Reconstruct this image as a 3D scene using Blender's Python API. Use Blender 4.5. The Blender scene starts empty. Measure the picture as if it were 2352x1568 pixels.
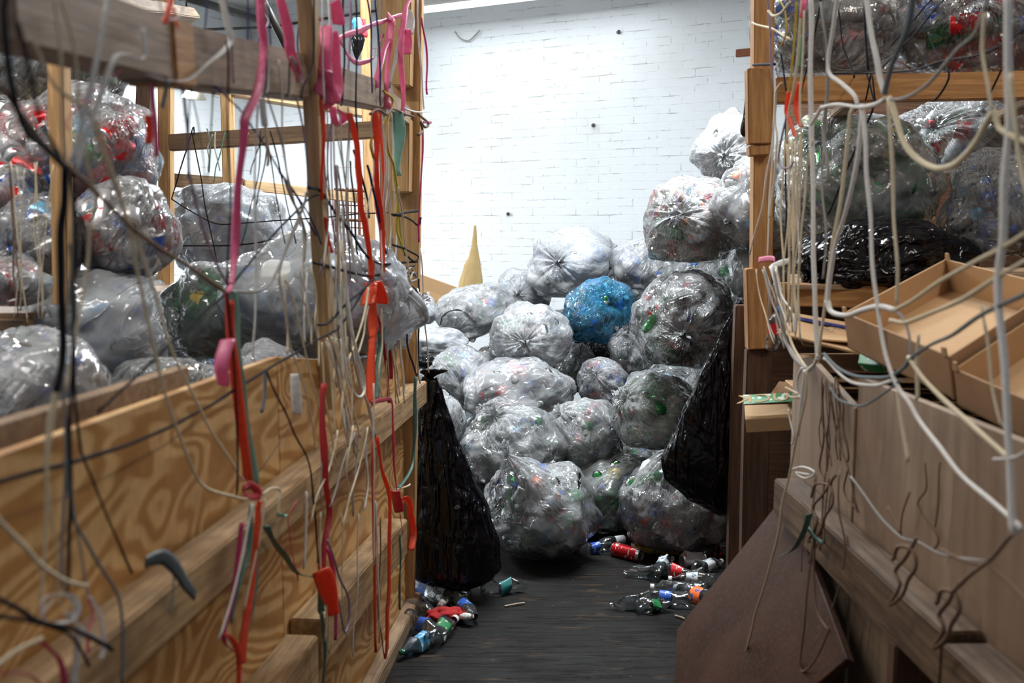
import bpy, bmesh, math, random
from math import sin, cos, pi, sqrt, exp
from mathutils import Vector, Matrix, Euler, noise

# ------------------------------------------------------------------ camera
SC = bpy.context.scene
COL = SC.collection
H = 1.55
PITCH = math.radians(6.3)
F = 2287.0
cam_d = bpy.data.cameras.new('camera'); cam = bpy.data.objects.new('camera', cam_d); COL.objects.link(cam)
cam_d.sensor_width = 36.0; cam_d.lens = 35.0
cam_d.clip_start = 0.05
cam.location = (0, 0, H); cam.rotation_euler = (math.radians(90) - PITCH, 0, 0)
cam_d.dof.use_dof = True; cam_d.dof.focus_distance = 5.0; cam_d.dof.aperture_fstop = 3.2
SC.camera = cam

# ------------------------------------------------------------------ world, exposure
w = bpy.data.worlds.new('world'); SC.world = w; w.use_nodes = True
w.node_tree.nodes['Background'].inputs[0].default_value = (0.78, 0.86, 1.0, 1)
w.node_tree.nodes['Background'].inputs[1].default_value = 0.21
vs = SC.view_settings
vs.view_transform = 'Standard'; vs.look = 'None'; vs.gamma = 1.0; vs.exposure = 0.0; vs.use_curve_mapping = False
SC.cycles.transparent_max_bounces = 32
SC.cycles.max_bounces = 7
SC.cycles.diffuse_bounces = 3
SC.cycles.glossy_bounces = 3
SC.cycles.sample_clamp_indirect = 4.0
SC.cycles.caustics_reflective = False; SC.cycles.caustics_refractive = False

WA = math.radians(-27.5)                       # the brick wall runs obliquely
WD = Vector((cos(WA), sin(WA), 0)); WN = Vector((sin(WA), -cos(WA), 0))   # along, towards the room
WP = Vector((0, 8.85, 0))
CEIL = 3.75

def area(name, loc, aim, sx, sy, power, col=(1, 1, 1)):
    d = bpy.data.lights.new(name, 'AREA'); d.shape = 'RECTANGLE'; d.size = sx; d.size_y = sy
    d.energy = power; d.color = col
    o = bpy.data.objects.new(name, d); COL.objects.link(o); o.location = loc
    o.rotation_euler = Vector(aim).to_track_quat('-Z', 'Y').to_euler()
    return o
LAMPS = []        # (centre, along, power, length): ceiling tube fixtures, each lit by its own area light
LAMPS.append(dict(c=WP + WD * 0.22 + WN * 0.55 + Vector((0, 0, 3.40)), d=WD, L=2.4, P=18, col=(0.93, 0.98, 1.0)))
LAMPS.append(dict(c=Vector((-3.15, 7.4, 3.05)), d=Vector((0.42, 0.9, 0)).normalized(), L=2.4, P=210, col=(0.95, 0.98, 1.0)))
LAMPS.append(dict(c=Vector((0.35, 5.0, 3.55)), d=WD, L=2.4, P=225, col=(0.90, 0.96, 1.0)))  # unseen fixture, added so the fronts of the heap light up
LAMPS.append(dict(c=Vector((-1.9, 1.9, 3.45)), d=Vector((1, 0, 0)), L=2.4, P=60, col=(1.0, 0.95, 0.87)))
LAMPS.append(dict(c=Vector((2.1, 2.3, 3.5)), d=Vector((0, 1, 0)), L=2.4, P=30, col=(1.0, 0.9, 0.78)))  # unseen fixture, added to brighten the right shelf bags and cartons

# ------------------------------------------------------------------ pixel -> place
CP, SP = cos(PITCH), sin(PITCH)
def ray(px, py):
    x = (px - 1176) / F; y = (784 - py) / F
    return Vector((x, CP + y * SP, -SP + y * CP))
def atY(px, py, Y):
    r = ray(px, py); return Vector((0, 0, H)) + r * (Y / r.y)
def atZ(px, py, z):
    r = ray(px, py); return Vector((0, 0, H)) + r * ((z - H) / r.z)
def plane(px, py, a, b, off=0.0):       # vertical plane X = a + b*Y, shifted by off along X
    r = ray(px, py); t = (a + off) / (r.x - b * r.y)
    return Vector((0, 0, H)) + r * t
def PL(px, py, off=0.0): return plane(px, py, -0.752, 0.0933, off)
def PR(px, py, off=0.0): return plane(px, py, 0.93, -0.02, off)
def LX(Y): return -0.752 + 0.0933 * Y
def RX(Y): return 0.93 - 0.02 * Y

# ------------------------------------------------------------------ materials
def mat(name):
    m = bpy.data.materials.new(name); m.use_nodes = True
    nt = m.node_tree; nt.nodes.clear()
    out = nt.nodes.new('ShaderNodeOutputMaterial')
    return m, nt, out
class N:
    def __init__(s, nt): s.nt = nt
    def new(s, t, **kw):
        n = s.nt.nodes.new(t)
        for k, v in kw.items(): setattr(n, k, v)
        return n
    def set(s, sock, v):
        if v is None: return
        if hasattr(v, 'is_output') or isinstance(v, bpy.types.NodeSocket): s.nt.links.new(v, sock)
        elif isinstance(v, (tuple, list)) and len(v) == 3 and sock.type == 'RGBA': sock.default_value = (*v, 1)
        else: sock.default_value = v
    def math(s, op, a, b=None, c=None, clamp=False):
        n = s.new('ShaderNodeMath', operation=op, use_clamp=clamp)
        s.set(n.inputs[0], a); s.set(n.inputs[1], b)
        if c is not None: s.set(n.inputs[2], c)
        return n.outputs[0]
    def vmath(s, op, a, b=None):
        n = s.new('ShaderNodeVectorMath', operation=op); s.set(n.inputs[0], a); s.set(n.inputs[1], b)
        return n.outputs[0]
    def mix(s, f, a, b):
        n = s.new('ShaderNodeMix', data_type='RGBA'); s.set(n.inputs[0], f); s.set(n.inputs[6], a); s.set(n.inputs[7], b)
        return n.outputs[2]
    def noise(s, v, scale, detail=3, rough=0.5, dist=0.0):
        n = s.new('ShaderNodeTexNoise'); s.set(n.inputs['Vector'], v); n.inputs['Scale'].default_value = scale
        n.inputs['Detail'].default_value = detail; n.inputs['Roughness'].default_value = rough
        n.inputs['Distortion'].default_value = dist
        return n.outputs['Fac']
    def ramp(s, f, *stops):
        n = s.new('ShaderNodeValToRGB'); s.set(n.inputs[0], f)
        el = n.color_ramp.elements
        while len(el) < len(stops): el.new(0.5)
        for e, (p, c) in zip(el, stops):
            e.position = p; e.color = (*c, 1) if len(c) == 3 else c
        return n.outputs[0]
    def mapr(s, f, a, b, c=0.0, d=1.0):
        n = s.new('ShaderNodeMapRange'); s.set(n.inputs[0], f)
        for i, v in enumerate((a, b, c, d)): n.inputs[i + 1].default_value = v
        return n.outputs[0]
    def bump(s, h, strength=0.5, dist=0.01, normal=None):
        n = s.new('ShaderNodeBump'); s.set(n.inputs['Height'], h); n.inputs['Strength'].default_value = strength
        n.inputs['Distance'].default_value = dist
        if normal is not None: s.set(n.inputs['Normal'], normal)
        return n.outputs[0]
    def obj(s): return s.new('ShaderNodeTexCoord').outputs['Object']
    def scale(s, v, sc):
        n = s.new('ShaderNodeMapping'); s.set(n.inputs[0], v); n.inputs['Scale'].default_value = sc; return n.outputs[0]
    def bsdf(s, **kw):
        n = s.new('ShaderNodeBsdfPrincipled')
        for k, v in kw.items(): s.set(n.inputs[k.replace('_', ' ')], v)
        return n.outputs[0]

M = {}
def simple(name, col, rough=0.6, metal=0.0, bump=0.0, bscale=60, var=0.12, spec=0.5):
    m, nt, out = mat(name); n = N(nt)
    o = n.obj(); f = n.noise(o, bscale * 0.4, 3)
    c = n.mix(f, tuple(x * (1 - var) for x in col), tuple(min(1, x * (1 + var)) for x in col))
    nm = n.bump(n.noise(o, bscale, 3), bump, 0.003) if bump else None
    b = n.bsdf(Base_Color=c, Roughness=rough, Metallic=metal, Normal=nm, Specular_IOR_Level=spec)
    nt.links.new(b, out.inputs[0]); M[name] = m; return m

def lumber(name, c0, c1, dark, dirt=0.35, knots=True):
    """grain runs along local X"""
    m, nt, out = mat(name); n = N(nt); o = n.obj()
    g = n.noise(n.scale(o, (1.6, 22, 22)), 3.0, 4, 0.55, 0.4)
    fine = n.noise(n.scale(o, (3, 120, 120)), 3.0, 2)
    c = n.mix(n.mapr(g, 0.4, 0.6), tuple(x * 0.85 for x in c0), c1)
    c = n.mix(n.math('MULTIPLY', n.mapr(fine, 0.45, 0.75), 0.35), c, dark)
    d = n.mapr(n.noise(o, 3.2, 5, 0.65), 0.48, 0.72)
    c = n.mix(n.math('MULTIPLY', d, dirt), c, dark)
    if knots:
        v = n.new('ShaderNodeTexVoronoi'); n.set(v.inputs['Vector'], n.scale(o, (1, 2.2, 2.2))); v.inputs['Scale'].default_value = 3.4
        k = n.mapr(v.outputs['Distance'], 0.035, 0.07, 1, 0)
        c = n.mix(n.math('MULTIPLY', k, 0.8), c, tuple(x * 0.45 for x in dark))
    nm = n.bump(n.math('ADD', g, n.math('MULTIPLY', fine, 0.5)), 0.35, 0.004)
    b = n.bsdf(Base_Color=c, Roughness=0.62, Normal=nm)
    nt.links.new(b, out.inputs[0]); M[name] = m
lumber('pine', (0.52, 0.30, 0.12), (0.62, 0.38, 0.17), (0.28, 0.14, 0.05))
lumber('pine_light', (0.62, 0.42, 0.22), (0.70, 0.50, 0.28), (0.36, 0.21, 0.09), 0.2)
lumber('old_wood', (0.30, 0.19, 0.11), (0.40, 0.27, 0.16), (0.10, 0.06, 0.035), 0.6)
lumber('greyed_wood', (0.29, 0.205, 0.14), (0.38, 0.27, 0.19), (0.14, 0.09, 0.06), 0.5)
lumber('beam_wood', (0.36, 0.215, 0.095), (0.50, 0.32, 0.155), (0.13, 0.07, 0.03), 0.75)
lumber('amber_wood', (0.46, 0.22, 0.07), (0.56, 0.29, 0.10), (0.22, 0.09, 0.03), 0.35)
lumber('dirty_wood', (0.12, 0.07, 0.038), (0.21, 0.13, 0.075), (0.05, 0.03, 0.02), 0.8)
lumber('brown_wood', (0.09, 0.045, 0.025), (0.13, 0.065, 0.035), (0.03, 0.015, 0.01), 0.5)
lumber('strip_wood', (0.40, 0.30, 0.20), (0.48, 0.37, 0.26), (0.2, 0.13, 0.08), 0.2, False)

def plywood(name, ca, cb, dirtc, sc=(1.0, 1.0, 2.6), rings=26, fk=0.25):
    m, nt, out = mat(name); n = N(nt); o = n.obj()
    big = n.noise(n.scale(o, sc), 1.5, 2, 0.45, 0.5)
    s_ = n.math('SINE', n.math('MULTIPLY', big, float(rings) * 2))
    c = n.mix(n.mapr(s_, -0.7, 0.6), ca, cb)
    fine = n.noise(n.scale(o, (14, 14, 2.5) if fk < 0.5 else (5, 9, 0.6)), 8 if fk < 0.5 else 3.5, 4)
    c = n.mix(n.math('MULTIPLY', n.mapr(fine, 0.4, 0.7), fk), c, dirtc)
    d = n.mapr(n.noise(o, 2.3, 5, 0.7), 0.5, 0.75)
    c = n.mix(n.math('MULTIPLY', d, 0.55), c, dirtc)
    b = n.bsdf(Base_Color=c, Roughness=0.55, Normal=n.bump(n.math('ADD', s_, fine), 0.12, 0.003))
    nt.links.new(b, out.inputs[0]); M[name] = m
plywood('plywood', (0.70, 0.43, 0.18), (0.45, 0.215, 0.06), (0.26, 0.12, 0.04), rings=48)
plywood('plywood_pale', (0.38, 0.275, 0.19), (0.31, 0.21, 0.14), (0.20, 0.125, 0.075), (1.0, 2.2, 0.5), 9, 0.6)

# painted brick: local X along wall, local Z up
def brick():
    m, nt, out = mat('painted_brick'); n = N(nt); o = n.obj()
    sx = n.new('ShaderNodeSeparateXYZ'); n.set(sx.inputs[0], o)
    wob = n.noise(o, 1.7, 3); wob2 = n.noise(o, 14, 3)
    z = n.math('ADD', sx.outputs[2], n.math('MULTIPLY', n.math('SUBTRACT', wob2, 0.5), 0.012))
    z = n.math('ADD', z, n.math('MULTIPLY', n.math('SUBTRACT', wob, 0.5), 0.03))
    cx = n.new('ShaderNodeCombineXYZ'); n.set(cx.inputs[0], sx.outputs[0]); n.set(cx.inputs[1], z)
    b = n.new('ShaderNodeTexBrick'); n.set(b.inputs['Vector'], cx.outputs[0])
    b.inputs['Scale'].default_value = 1.0; b.inputs['Brick Width'].default_value = 0.205
    b.inputs['Row Height'].default_value = 0.0675; b.inputs['Mortar Size'].default_value = 0.0035
    b.inputs['Mortar Smooth'].default_value = 0.5
    mort = b.outputs['Fac']
    brk = n.mapr(n.noise(n.scale(o, (1.6, 1.6, 7)), 2.4, 5, 0.75), 0.50, 0.62)
    crack = n.math('MULTIPLY', mort, brk)
    stain = n.mapr(n.noise(o, 0.9, 4, 0.6), 0.5, 0.8)
    c = n.mix(stain, (0.77, 0.81, 0.84), (0.66, 0.68, 0.69))
    c = n.mix(n.math('MULTIPLY', crack, 0.8), c, (0.25, 0.22, 0.19))
    v = n.new('ShaderNodeTexVoronoi'); n.set(v.inputs['Vector'], o); v.inputs['Scale'].default_value = 1.7
    spot = n.mapr(v.outputs['Distance'], 0.02, 0.035, 1, 0)
    c = n.mix(n.math('MULTIPLY', spot, 0.6), c, (0.30, 0.22, 0.15))
    hgt = n.math('ADD', n.math('MULTIPLY', n.math('MULTIPLY', mort, n.mapr(brk, 0, 1, 0.25, 1)), -1.0), n.math('MULTIPLY', n.noise(o, 22, 4), 0.55))
    hgt = n.math('ADD', hgt, n.math('MULTIPLY', n.noise(o, 4, 3), 0.8))
    bs = n.bsdf(Base_Color=c, Roughness=0.6, Specular_IOR_Level=0.25, Normal=n.bump(hgt, 0.5, 0.006))
    nt.links.new(bs, out.inputs[0]); M['painted_brick'] = m
brick()

def floor_mat():
    m, nt, out = mat('floor_boards'); n = N(nt); o = n.obj()
    g = n.noise(n.scale(o, (1.6, 26, 1)), 2.2, 5, 0.6, 0.6)
    crack = n.mapr(g, 0.555, 0.60)
    patch = n.mapr(n.noise(n.scale(o, (1.5, 5, 1)), 3.0, 5, 0.7), 0.56, 0.72)
    base = n.mix(n.noise(o, 9, 5), (0.007, 0.0062, 0.006), (0.018, 0.016, 0.015))
    c = n.mix(n.math('MULTIPLY', patch, n.mapr(g, 0.35, 0.6)), base, (0.12, 0.075, 0.04))
    c = n.mix(crack, c, (0.006, 0.005, 0.004))
    sp = n.new('ShaderNodeTexVoronoi'); n.set(sp.inputs['Vector'], o); sp.inputs['Scale'].default_value = 17
    c = n.mix(n.mapr(sp.outputs['Distance'], 0.03, 0.06, 0.5, 0), c, (0.3, 0.28, 0.25))
    r = n.mapr(n.noise(o, 5, 4), 0.3, 0.7, 0.5, 0.75)
    bs = n.bsdf(Base_Color=c, Roughness=r, Specular_IOR_Level=0.14, Normal=n.bump(n.math('SUBTRACT', n.noise(n.scale(o, (3, 40, 1)), 3, 4), n.math('MULTIPLY', crack, 2.0)), 0.5, 0.006))
    nt.links.new(bs, out.inputs[0]); M['floor_boards'] = m
floor_mat()

def hardboard():
    m, nt, out = mat('hardboard'); n = N(nt); o = n.obj()
    c = n.mix(n.mapr(n.noise(o, 5, 5, 0.7), 0.3, 0.7), (0.042, 0.019, 0.011), (0.080, 0.037, 0.022))
    c = n.mix(n.mapr(n.noise(o, 90, 2), 0.5, 0.8), c, (0.10, 0.06, 0.05))
    bs = n.bsdf(Base_Color=c, Roughness=0.6, Specular_IOR_Level=0.2, Normal=n.bump(n.noise(o, 200, 2), 0.2, 0.002))
    nt.links.new(bs, out.inputs[0]); M['hardboard'] = m
hardboard()

simple('plaster', (0.75, 0.73, 0.68), 0.8, bump=0.2, bscale=12)
simple('cardboard', (0.50, 0.31, 0.155), 0.8, bump=0.1, bscale=80, var=0.06)
simple('cardboard_dark', (0.36, 0.21, 0.11), 0.85, bump=0.15, bscale=80, var=0.1)
simple('paper_bag', (0.45, 0.32, 0.14), 0.8, bump=0.5, bscale=30)
simple('dark_metal', (0.06, 0.055, 0.05), 0.5, 0.6)
simple('galvanised', (0.45, 0.45, 0.43), 0.4, 0.8)
simple('cream_paint', (0.62, 0.58, 0.48), 0.6)
simple('white_enamel', (0.8, 0.8, 0.78), 0.4)
simple('rust', (0.22, 0.08, 0.04), 0.8, 0.2, 0.4)
simple('knit_red', (0.45, 0.02, 0.02), 0.9, bump=0.6, bscale=200)
simple('leaf_brown', (0.2, 0.12, 0.05), 0.8)
# cord and tape colours
for nm_, c_ in dict(cream=(0.70, 0.60, 0.43), grey=(0.34, 0.32, 0.30), black=(0.014, 0.013, 0.018), white=(0.76, 0.73, 0.69), brown=(0.20, 0.13, 0.09),
                    mauve=(0.30, 0.22, 0.30), yellow=(0.52, 0.38, 0.06), green=(0.16, 0.36, 0.24), blue=(0.03, 0.03, 0.14), slate=(0.17, 0.20, 0.21)).items():
    simple(nm_ + '_cord', c_, 0.8, bump=0.6, bscale=400, var=0.2, spec=0.15)
def tape(name, col, tr=0.35):
    m, nt, out = mat(name); n = N(nt); o = n.obj()
    cr = n.noise(o, 70, 3)
    c = n.mix(cr, tuple(x * 0.8 for x in col), tuple(min(1, x * 1.15) for x in col))
    nm = n.bump(cr, 0.5, 0.004)
    b = n.bsdf(Base_Color=c, Roughness=0.4, Normal=nm)
    t = n.new('ShaderNodeBsdfTranslucent'); n.set(t.inputs[0], c)
    mx = n.new('ShaderNodeMixShader'); mx.inputs[0].default_value = tr
    nt.links.new(b, mx.inputs[1]); nt.links.new(t.outputs[0], mx.inputs[2])
    nt.links.new(mx.outputs[0], out.inputs[0]); M[name] = m
tape('pink_tape', (0.92, 0.24, 0.42)); tape('orange_tape', (0.95, 0.13, 0.055)); tape('mint_tape', (0.33, 0.62, 0.52), 0.2)
tape('red_tape', (0.62, 0.06, 0.08)); tape('white_tape', (0.80, 0.78, 0.76)); tape('magenta_tape', (0.6, 0.06, 0.22)); tape('teal_tape', (0.09, 0.20, 0.17), 0.1); tape('dark_tape', (0.07, 0.085, 0.09), 0.1)

def film(name, tint, haze, streak=0.5, rough=0.10, gloss=1.0, body=(0.8, 0.84, 0.88), crink=1.0):
    """thin wrinkled polythene; local +Z of the bag points at its knot"""
    m, nt, out = mat(name); n = N(nt); o = n.obj()
    sx = n.new('ShaderNodeSeparateXYZ'); n.set(sx.inputs[0], o)
    cx = n.new('ShaderNodeCombineXYZ'); n.set(cx.inputs[0], sx.outputs[0]); n.set(cx.inputs[1], sx.outputs[1])
    flat = n.vmath('NORMALIZE', cx.outputs[0])
    rr = n.vmath('LENGTH', cx.outputs[0])
    rl = nt.nodes[-1].outputs['Value']
    zz = n.new('ShaderNodeCombineXYZ'); n.set(zz.inputs[2], n.math('MULTIPLY', rl, 3.0))
    pv = n.vmath('ADD', n.vmath('ADD', flat, zz.outputs[0]), n.vmath('MULTIPLY', o, (0.8, 0.8, 0.8)))
    rad = n.noise(pv, 9, 2, 0.5)
    def ridged(f, k, p):
        return n.math('POWER', n.math('SUBTRACT', 1.0, n.math('ABSOLUTE', n.math('MULTIPLY', n.math('SUBTRACT', f, 0.5), k)), clamp=True), p)
    ridge = ridged(rad, 7.0, 2.0)
    near = n.mapr(rl, 0.0, 0.26, 1.0, 0.0)
    near = n.math('MULTIPLY', near, n.mapr(sx.outputs[2], -0.02, 0.1, 0.0, 1.0))
    cr = n.noise(n.scale(o, (1.0, 1.0, 0.45)), 5, 3, 0.55, 1.6)
    crease = ridged(cr, 9.0, 3.0)
    soft = n.noise(o, 6, 2, 0.4)
    cr3 = n.noise(o, 26, 2, 0.5, 1.0)
    h = n.math('MULTIPLY', n.math('MULTIPLY', ridge, near), 0.55)
    h = n.math('ADD', h, n.math('MULTIPLY', crease, 0.40 * crink))
    h = n.math('ADD', h, n.math('MULTIPLY', soft, 1.6))
    h = n.math('ADD', h, n.math('MULTIPLY', cr3, 0.16 * crink))
    nm = n.bump(h, 1.0, 0.014)
    nmd = n.bump(h, 0.5, 0.010)
    lw = n.new('ShaderNodeLayerWeight'); lw.inputs[0].default_value = 0.25
    fac = n.math('ADD', haze, n.math('MULTIPLY', n.math('POWER', lw.outputs['Facing'], 1.5), 0.55))
    fac = n.math('ADD', fac, n.math('MULTIPLY', n.math('MULTIPLY', ridge, near), streak))
    fac = n.math('ADD', fac, n.math('MULTIPLY', crease, 0.30 * streak))
    patch = n.mapr(n.noise(o, 5, 2), 0.35, 0.7, -0.10, 0.16)
    fac = n.math('ADD', fac, patch, clamp=True)
    tr = n.new('ShaderNodeBsdfTransparent'); n.set(tr.inputs[0], tint)
    df = n.new('ShaderNodeBsdfDiffuse'); n.set(df.inputs[0], body); n.set(df.inputs['Normal'], nmd)
    tl = n.new('ShaderNodeBsdfTranslucent'); n.set(tl.inputs[0], body)
    m1 = n.new('ShaderNodeMixShader'); m1.inputs[0].default_value = 0.45
    nt.links.new(df.outputs[0], m1.inputs[1]); nt.links.new(tl.outputs[0], m1.inputs[2])
    m2 = n.new('ShaderNodeMixShader'); n.set(m2.inputs[0], fac)
    nt.links.new(tr.outputs[0], m2.inputs[1]); nt.links.new(m1.outputs[0], m2.inputs[2])
    gl = n.new('ShaderNodeBsdfGlossy'); gl.inputs['Roughness'].default_value = rough; n.set(gl.inputs['Normal'], nm)
    fr = n.new('ShaderNodeFresnel'); fr.inputs[0].default_value = 1.45; n.set(fr.inputs['Normal'], nm)
    m3 = n.new('ShaderNodeMixShader'); n.set(m3.inputs[0], n.math('MULTIPLY', fr.outputs[0], gloss * 1.3, clamp=True))
    nt.links.new(m2.outputs[0], m3.inputs[1]); nt.links.new(gl.outputs[0], m3.inputs[2])
    nt.links.new(m3.outputs[0], out.inputs[0]); M[name] = m
film('clear_film', (0.99, 0.99, 0.995), 0.15, 0.6, body=(0.93, 0.95, 0.97))
film('milky_film', (0.98, 0.985, 0.99), 0.32, 0.6, body=(0.93, 0.95, 0.98))
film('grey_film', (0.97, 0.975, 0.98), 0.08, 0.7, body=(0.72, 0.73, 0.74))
film('hazy_film', (0.96, 0.97, 0.99), 0.42, 0.5, body=(0.88, 0.92, 0.97))
film('white_film', (0.95, 0.97, 0.99), 0.58, 0.4, body=(0.93, 0.96, 1.0))
film('blue_film', (0.42, 0.80, 0.97), 0.13, 0.35, body=(0.06, 0.42, 0.78))
def blackfilm():
    m, nt, out = mat('black_film'); n = N(nt); o = n.obj()
    s_ = n.noise(n.scale(o, (14, 14, 1.6)), 1.3, 2, 0.5, 0.4)
    c2 = n.noise(o, 8, 2, 0.5, 1.2)
    r1 = n.math('POWER', n.math('SUBTRACT', 1.0, n.math('ABSOLUTE', n.math('MULTIPLY', n.math('SUBTRACT', s_, 0.5), 6.0)), clamp=True), 2.0)
    nm = n.bump(n.math('ADD', n.math('MULTIPLY', r1, 0.5), n.math('ADD', s_, n.math('MULTIPLY', c2, 1.0))), 1.0, 0.02)
    b = n.bsdf(Base_Color=(0.004, 0.004, 0.006), Roughness=0.17, Normal=nm, Specular_IOR_Level=0.4)
    nt.links.new(b, out.inputs[0]); M['black_film'] = m
blackfilm()

def pet(name, col, op=0.3, body=(0.7, 0.74, 0.76)):
    m, nt, out = mat(name); n = N(nt); o = n.obj()
    nm = n.bump(n.noise(o, 40, 3), 0.4, 0.01)
    lw = n.new('ShaderNodeLayerWeight'); lw.inputs[0].default_value = 0.45; n.set(lw.inputs['Normal'], nm)
    tr = n.new('ShaderNodeBsdfTransparent'); n.set(tr.inputs[0], col)
    df0 = n.new('ShaderNodeBsdfDiffuse'); n.set(df0.inputs[0], body)
    tl = n.new('ShaderNodeBsdfTranslucent'); n.set(tl.inputs[0], body)
    df = n.new('ShaderNodeMixShader'); df.inputs[0].default_value = 0.5
    nt.links.new(df0.outputs[0], df.inputs[1]); nt.links.new(tl.outputs[0], df.inputs[2])
    m2 = n.new('ShaderNodeMixShader'); n.set(m2.inputs[0], n.math('ADD', op, n.math('MULTIPLY', lw.outputs['Facing'], 0.35), clamp=True))
    nt.links.new(tr.outputs[0], m2.inputs[1]); nt.links.new(df.outputs[0], m2.inputs[2])
    gl = n.new('ShaderNodeBsdfGlossy'); gl.inputs['Roughness'].default_value = 0.07; n.set(gl.inputs['Normal'], nm)
    m3 = n.new('ShaderNodeMixShader')
    fr = n.new('ShaderNodeFresnel'); fr.inputs[0].default_value = 1.5; n.set(fr.inputs['Normal'], nm)
    n.set(m3.inputs[0], n.math('ADD', fr.outputs[0], 0.07, clamp=True))
    nt.links.new(m2.outputs[0], m3.inputs[1]); nt.links.new(gl.outputs[0], m3.inputs[2])
    nt.links.new(m3.outputs[0], out.inputs[0]); M[name] = m
pet('pet_clear', (0.98, 0.99, 0.99), 0.27, (0.88, 0.94, 0.93))
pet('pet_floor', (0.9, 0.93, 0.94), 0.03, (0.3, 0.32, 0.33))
pet('pet_green', (0.2, 0.75, 0.32), 0.35, (0.04, 0.42, 0.12))
pet('pet_blue', (0.45, 0.75, 0.92), 0.2, (0.3, 0.5, 0.62))
simple('milk_plastic', (0.66, 0.68, 0.68), 0.4, var=0.05)
simple('aluminium', (0.62, 0.62, 0.63), 0.3, 0.9, var=0.05)
def printed(name, base, mark, sc=34, th=0.60, metal=0.0, rough=0.35):
    m, nt, out = mat(name); n = N(nt); o = n.obj()
    f = n.mapr(n.noise(n.scale(o, (1, 1, 1.8)), sc, 2), th, th + 0.02)
    b = n.bsdf(Base_Color=n.mix(f, base, mark), Roughness=rough, Metallic=metal)
    nt.links.new(b, out.inputs[0]); M[name] = m
printed('label_blue', (0.04, 0.13, 0.55), (0.7, 0.75, 0.8))
printed('label_sky', (0.10, 0.42, 0.72), (0.75, 0.8, 0.85))
printed('label_white', (0.72, 0.74, 0.76), (0.06, 0.2, 0.3))
printed('label_red', (0.70, 0.02, 0.03), (0.8, 0.75, 0.75))
printed('label_green', (0.04, 0.25, 0.09), (0.65, 0.7, 0.6))
printed('label_orange', (0.88, 0.17, 0.03), (0.05, 0.08, 0.4))
printed('label_yellow', (0.80, 0.55, 0.05), (0.1, 0.25, 0.1))
printed('label_black', (0.02, 0.02, 0.02), (0.7, 0.05, 0.04))
printed('can_red', (0.60, 0.015, 0.02), (0.8, 0.75, 0.75), 40, 0.6, 0.35, 0.3)
printed('can_blue', (0.03, 0.10, 0.45), (0.6, 0.65, 0.75), 40, 0.6, 0.35, 0.3)
printed('can_silver', (0.62, 0.62, 0.64), (0.35, 0.05, 0.07), 40, 0.66, 0.5, 0.3)
printed('can_green', (0.04, 0.28, 0.08), (0.7, 0.65, 0.2), 40, 0.6, 0.35, 0.3)
printed('can_sky', (0.12, 0.40, 0.62), (0.7, 0.7, 0.72), 40, 0.6, 0.35, 0.3)
printed('can_orange', (0.75, 0.14, 0.05), (0.75, 0.7, 0.65), 40, 0.62, 0.3, 0.3)
simple('cap_white', (0.75, 0.76, 0.77), 0.4); simple('cap_blue', (0.03, 0.16, 0.6), 0.4); simple('cap_red', (0.6, 0.03, 0.04), 0.4)
simple('cap_green', (0.02, 0.22, 0.09), 0.4); simple('cap_orange', (0.8, 0.25, 0.02), 0.4)
def emis(name, col, st):
    m, nt, out = mat(name); e = nt.nodes.new('ShaderNodeEmission'); e.inputs[0].default_value = (*col, 1); e.inputs[1].default_value = st
    nt.links.new(e.outputs[0], out.inputs[0]); M[name] = m
emis('tube_glow', (0.93, 0.98, 1.0), 4.0)

# ------------------------------------------------------------------ object helpers
def link(name, me, parent=None, mats=()):
    o = bpy.data.objects.new(name, me); COL.objects.link(o)
    for m in mats:
        if m not in [x for x in me.materials]: me.materials.append(m)
    if parent is not None: o.parent = parent
    return o
def tag(o, label=None, cat=None, group=None, kind=None):
    if label: o['label'] = label
    if cat: o['category'] = cat
    if group: o['group'] = group
    if kind: o['kind'] = kind
    return o
def empty(name, loc, label, cat, group=None):
    o = bpy.data.objects.new(name, None); COL.objects.link(o); o.location = loc; o.empty_display_size = 0.05
    return tag(o, label, cat, group)
def from_bm(name, bm, mats, parent=None, smooth=False):
    me = bpy.data.meshes.new(name); bm.to_mesh(me); bm.free()
    if smooth:
        for p in me.polygons: p.use_smooth = True
    for m in (mats if isinstance(mats, (list, tuple)) else [mats]): me.materials.append(M[m])
    return link(name, me, parent)
def reparent(o, p):
    """parent keeping place (p is an unrotated empty)"""
    o.parent = p; o.location = o.location - p.location
def box_bm(sx, sy, sz, bev=0.004, cuts=0, wob=0.0, seed=0):
    bm = bmesh.new(); bmesh.ops.create_cube(bm, size=1)
    bmesh.ops.scale(bm, vec=(sx, sy, sz), verts=bm.verts)
    if cuts:
        es = [e for e in bm.edges if abs((e.verts[0].co - e.verts[1].co).x) > sx * 0.9]
        bmesh.ops.subdivide_edges(bm, edges=es, cuts=cuts)
        for v in bm.verts:
            q = Vector((v.co.x * 2.1 + seed, seed * 1.7, 0.3))
            v.co.y += (noise.noise(q)) * wob; v.co.z += noise.noise(q + Vector((9, 3, 1))) * wob
    if bev: bmesh.ops.bevel(bm, geom=[e for e in bm.edges if len(e.link_faces) == 2 and e.calc_face_angle(0) > 0.8], offset=bev, segments=2, affect='EDGES')
    return bm
BSEED = [0]
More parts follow.
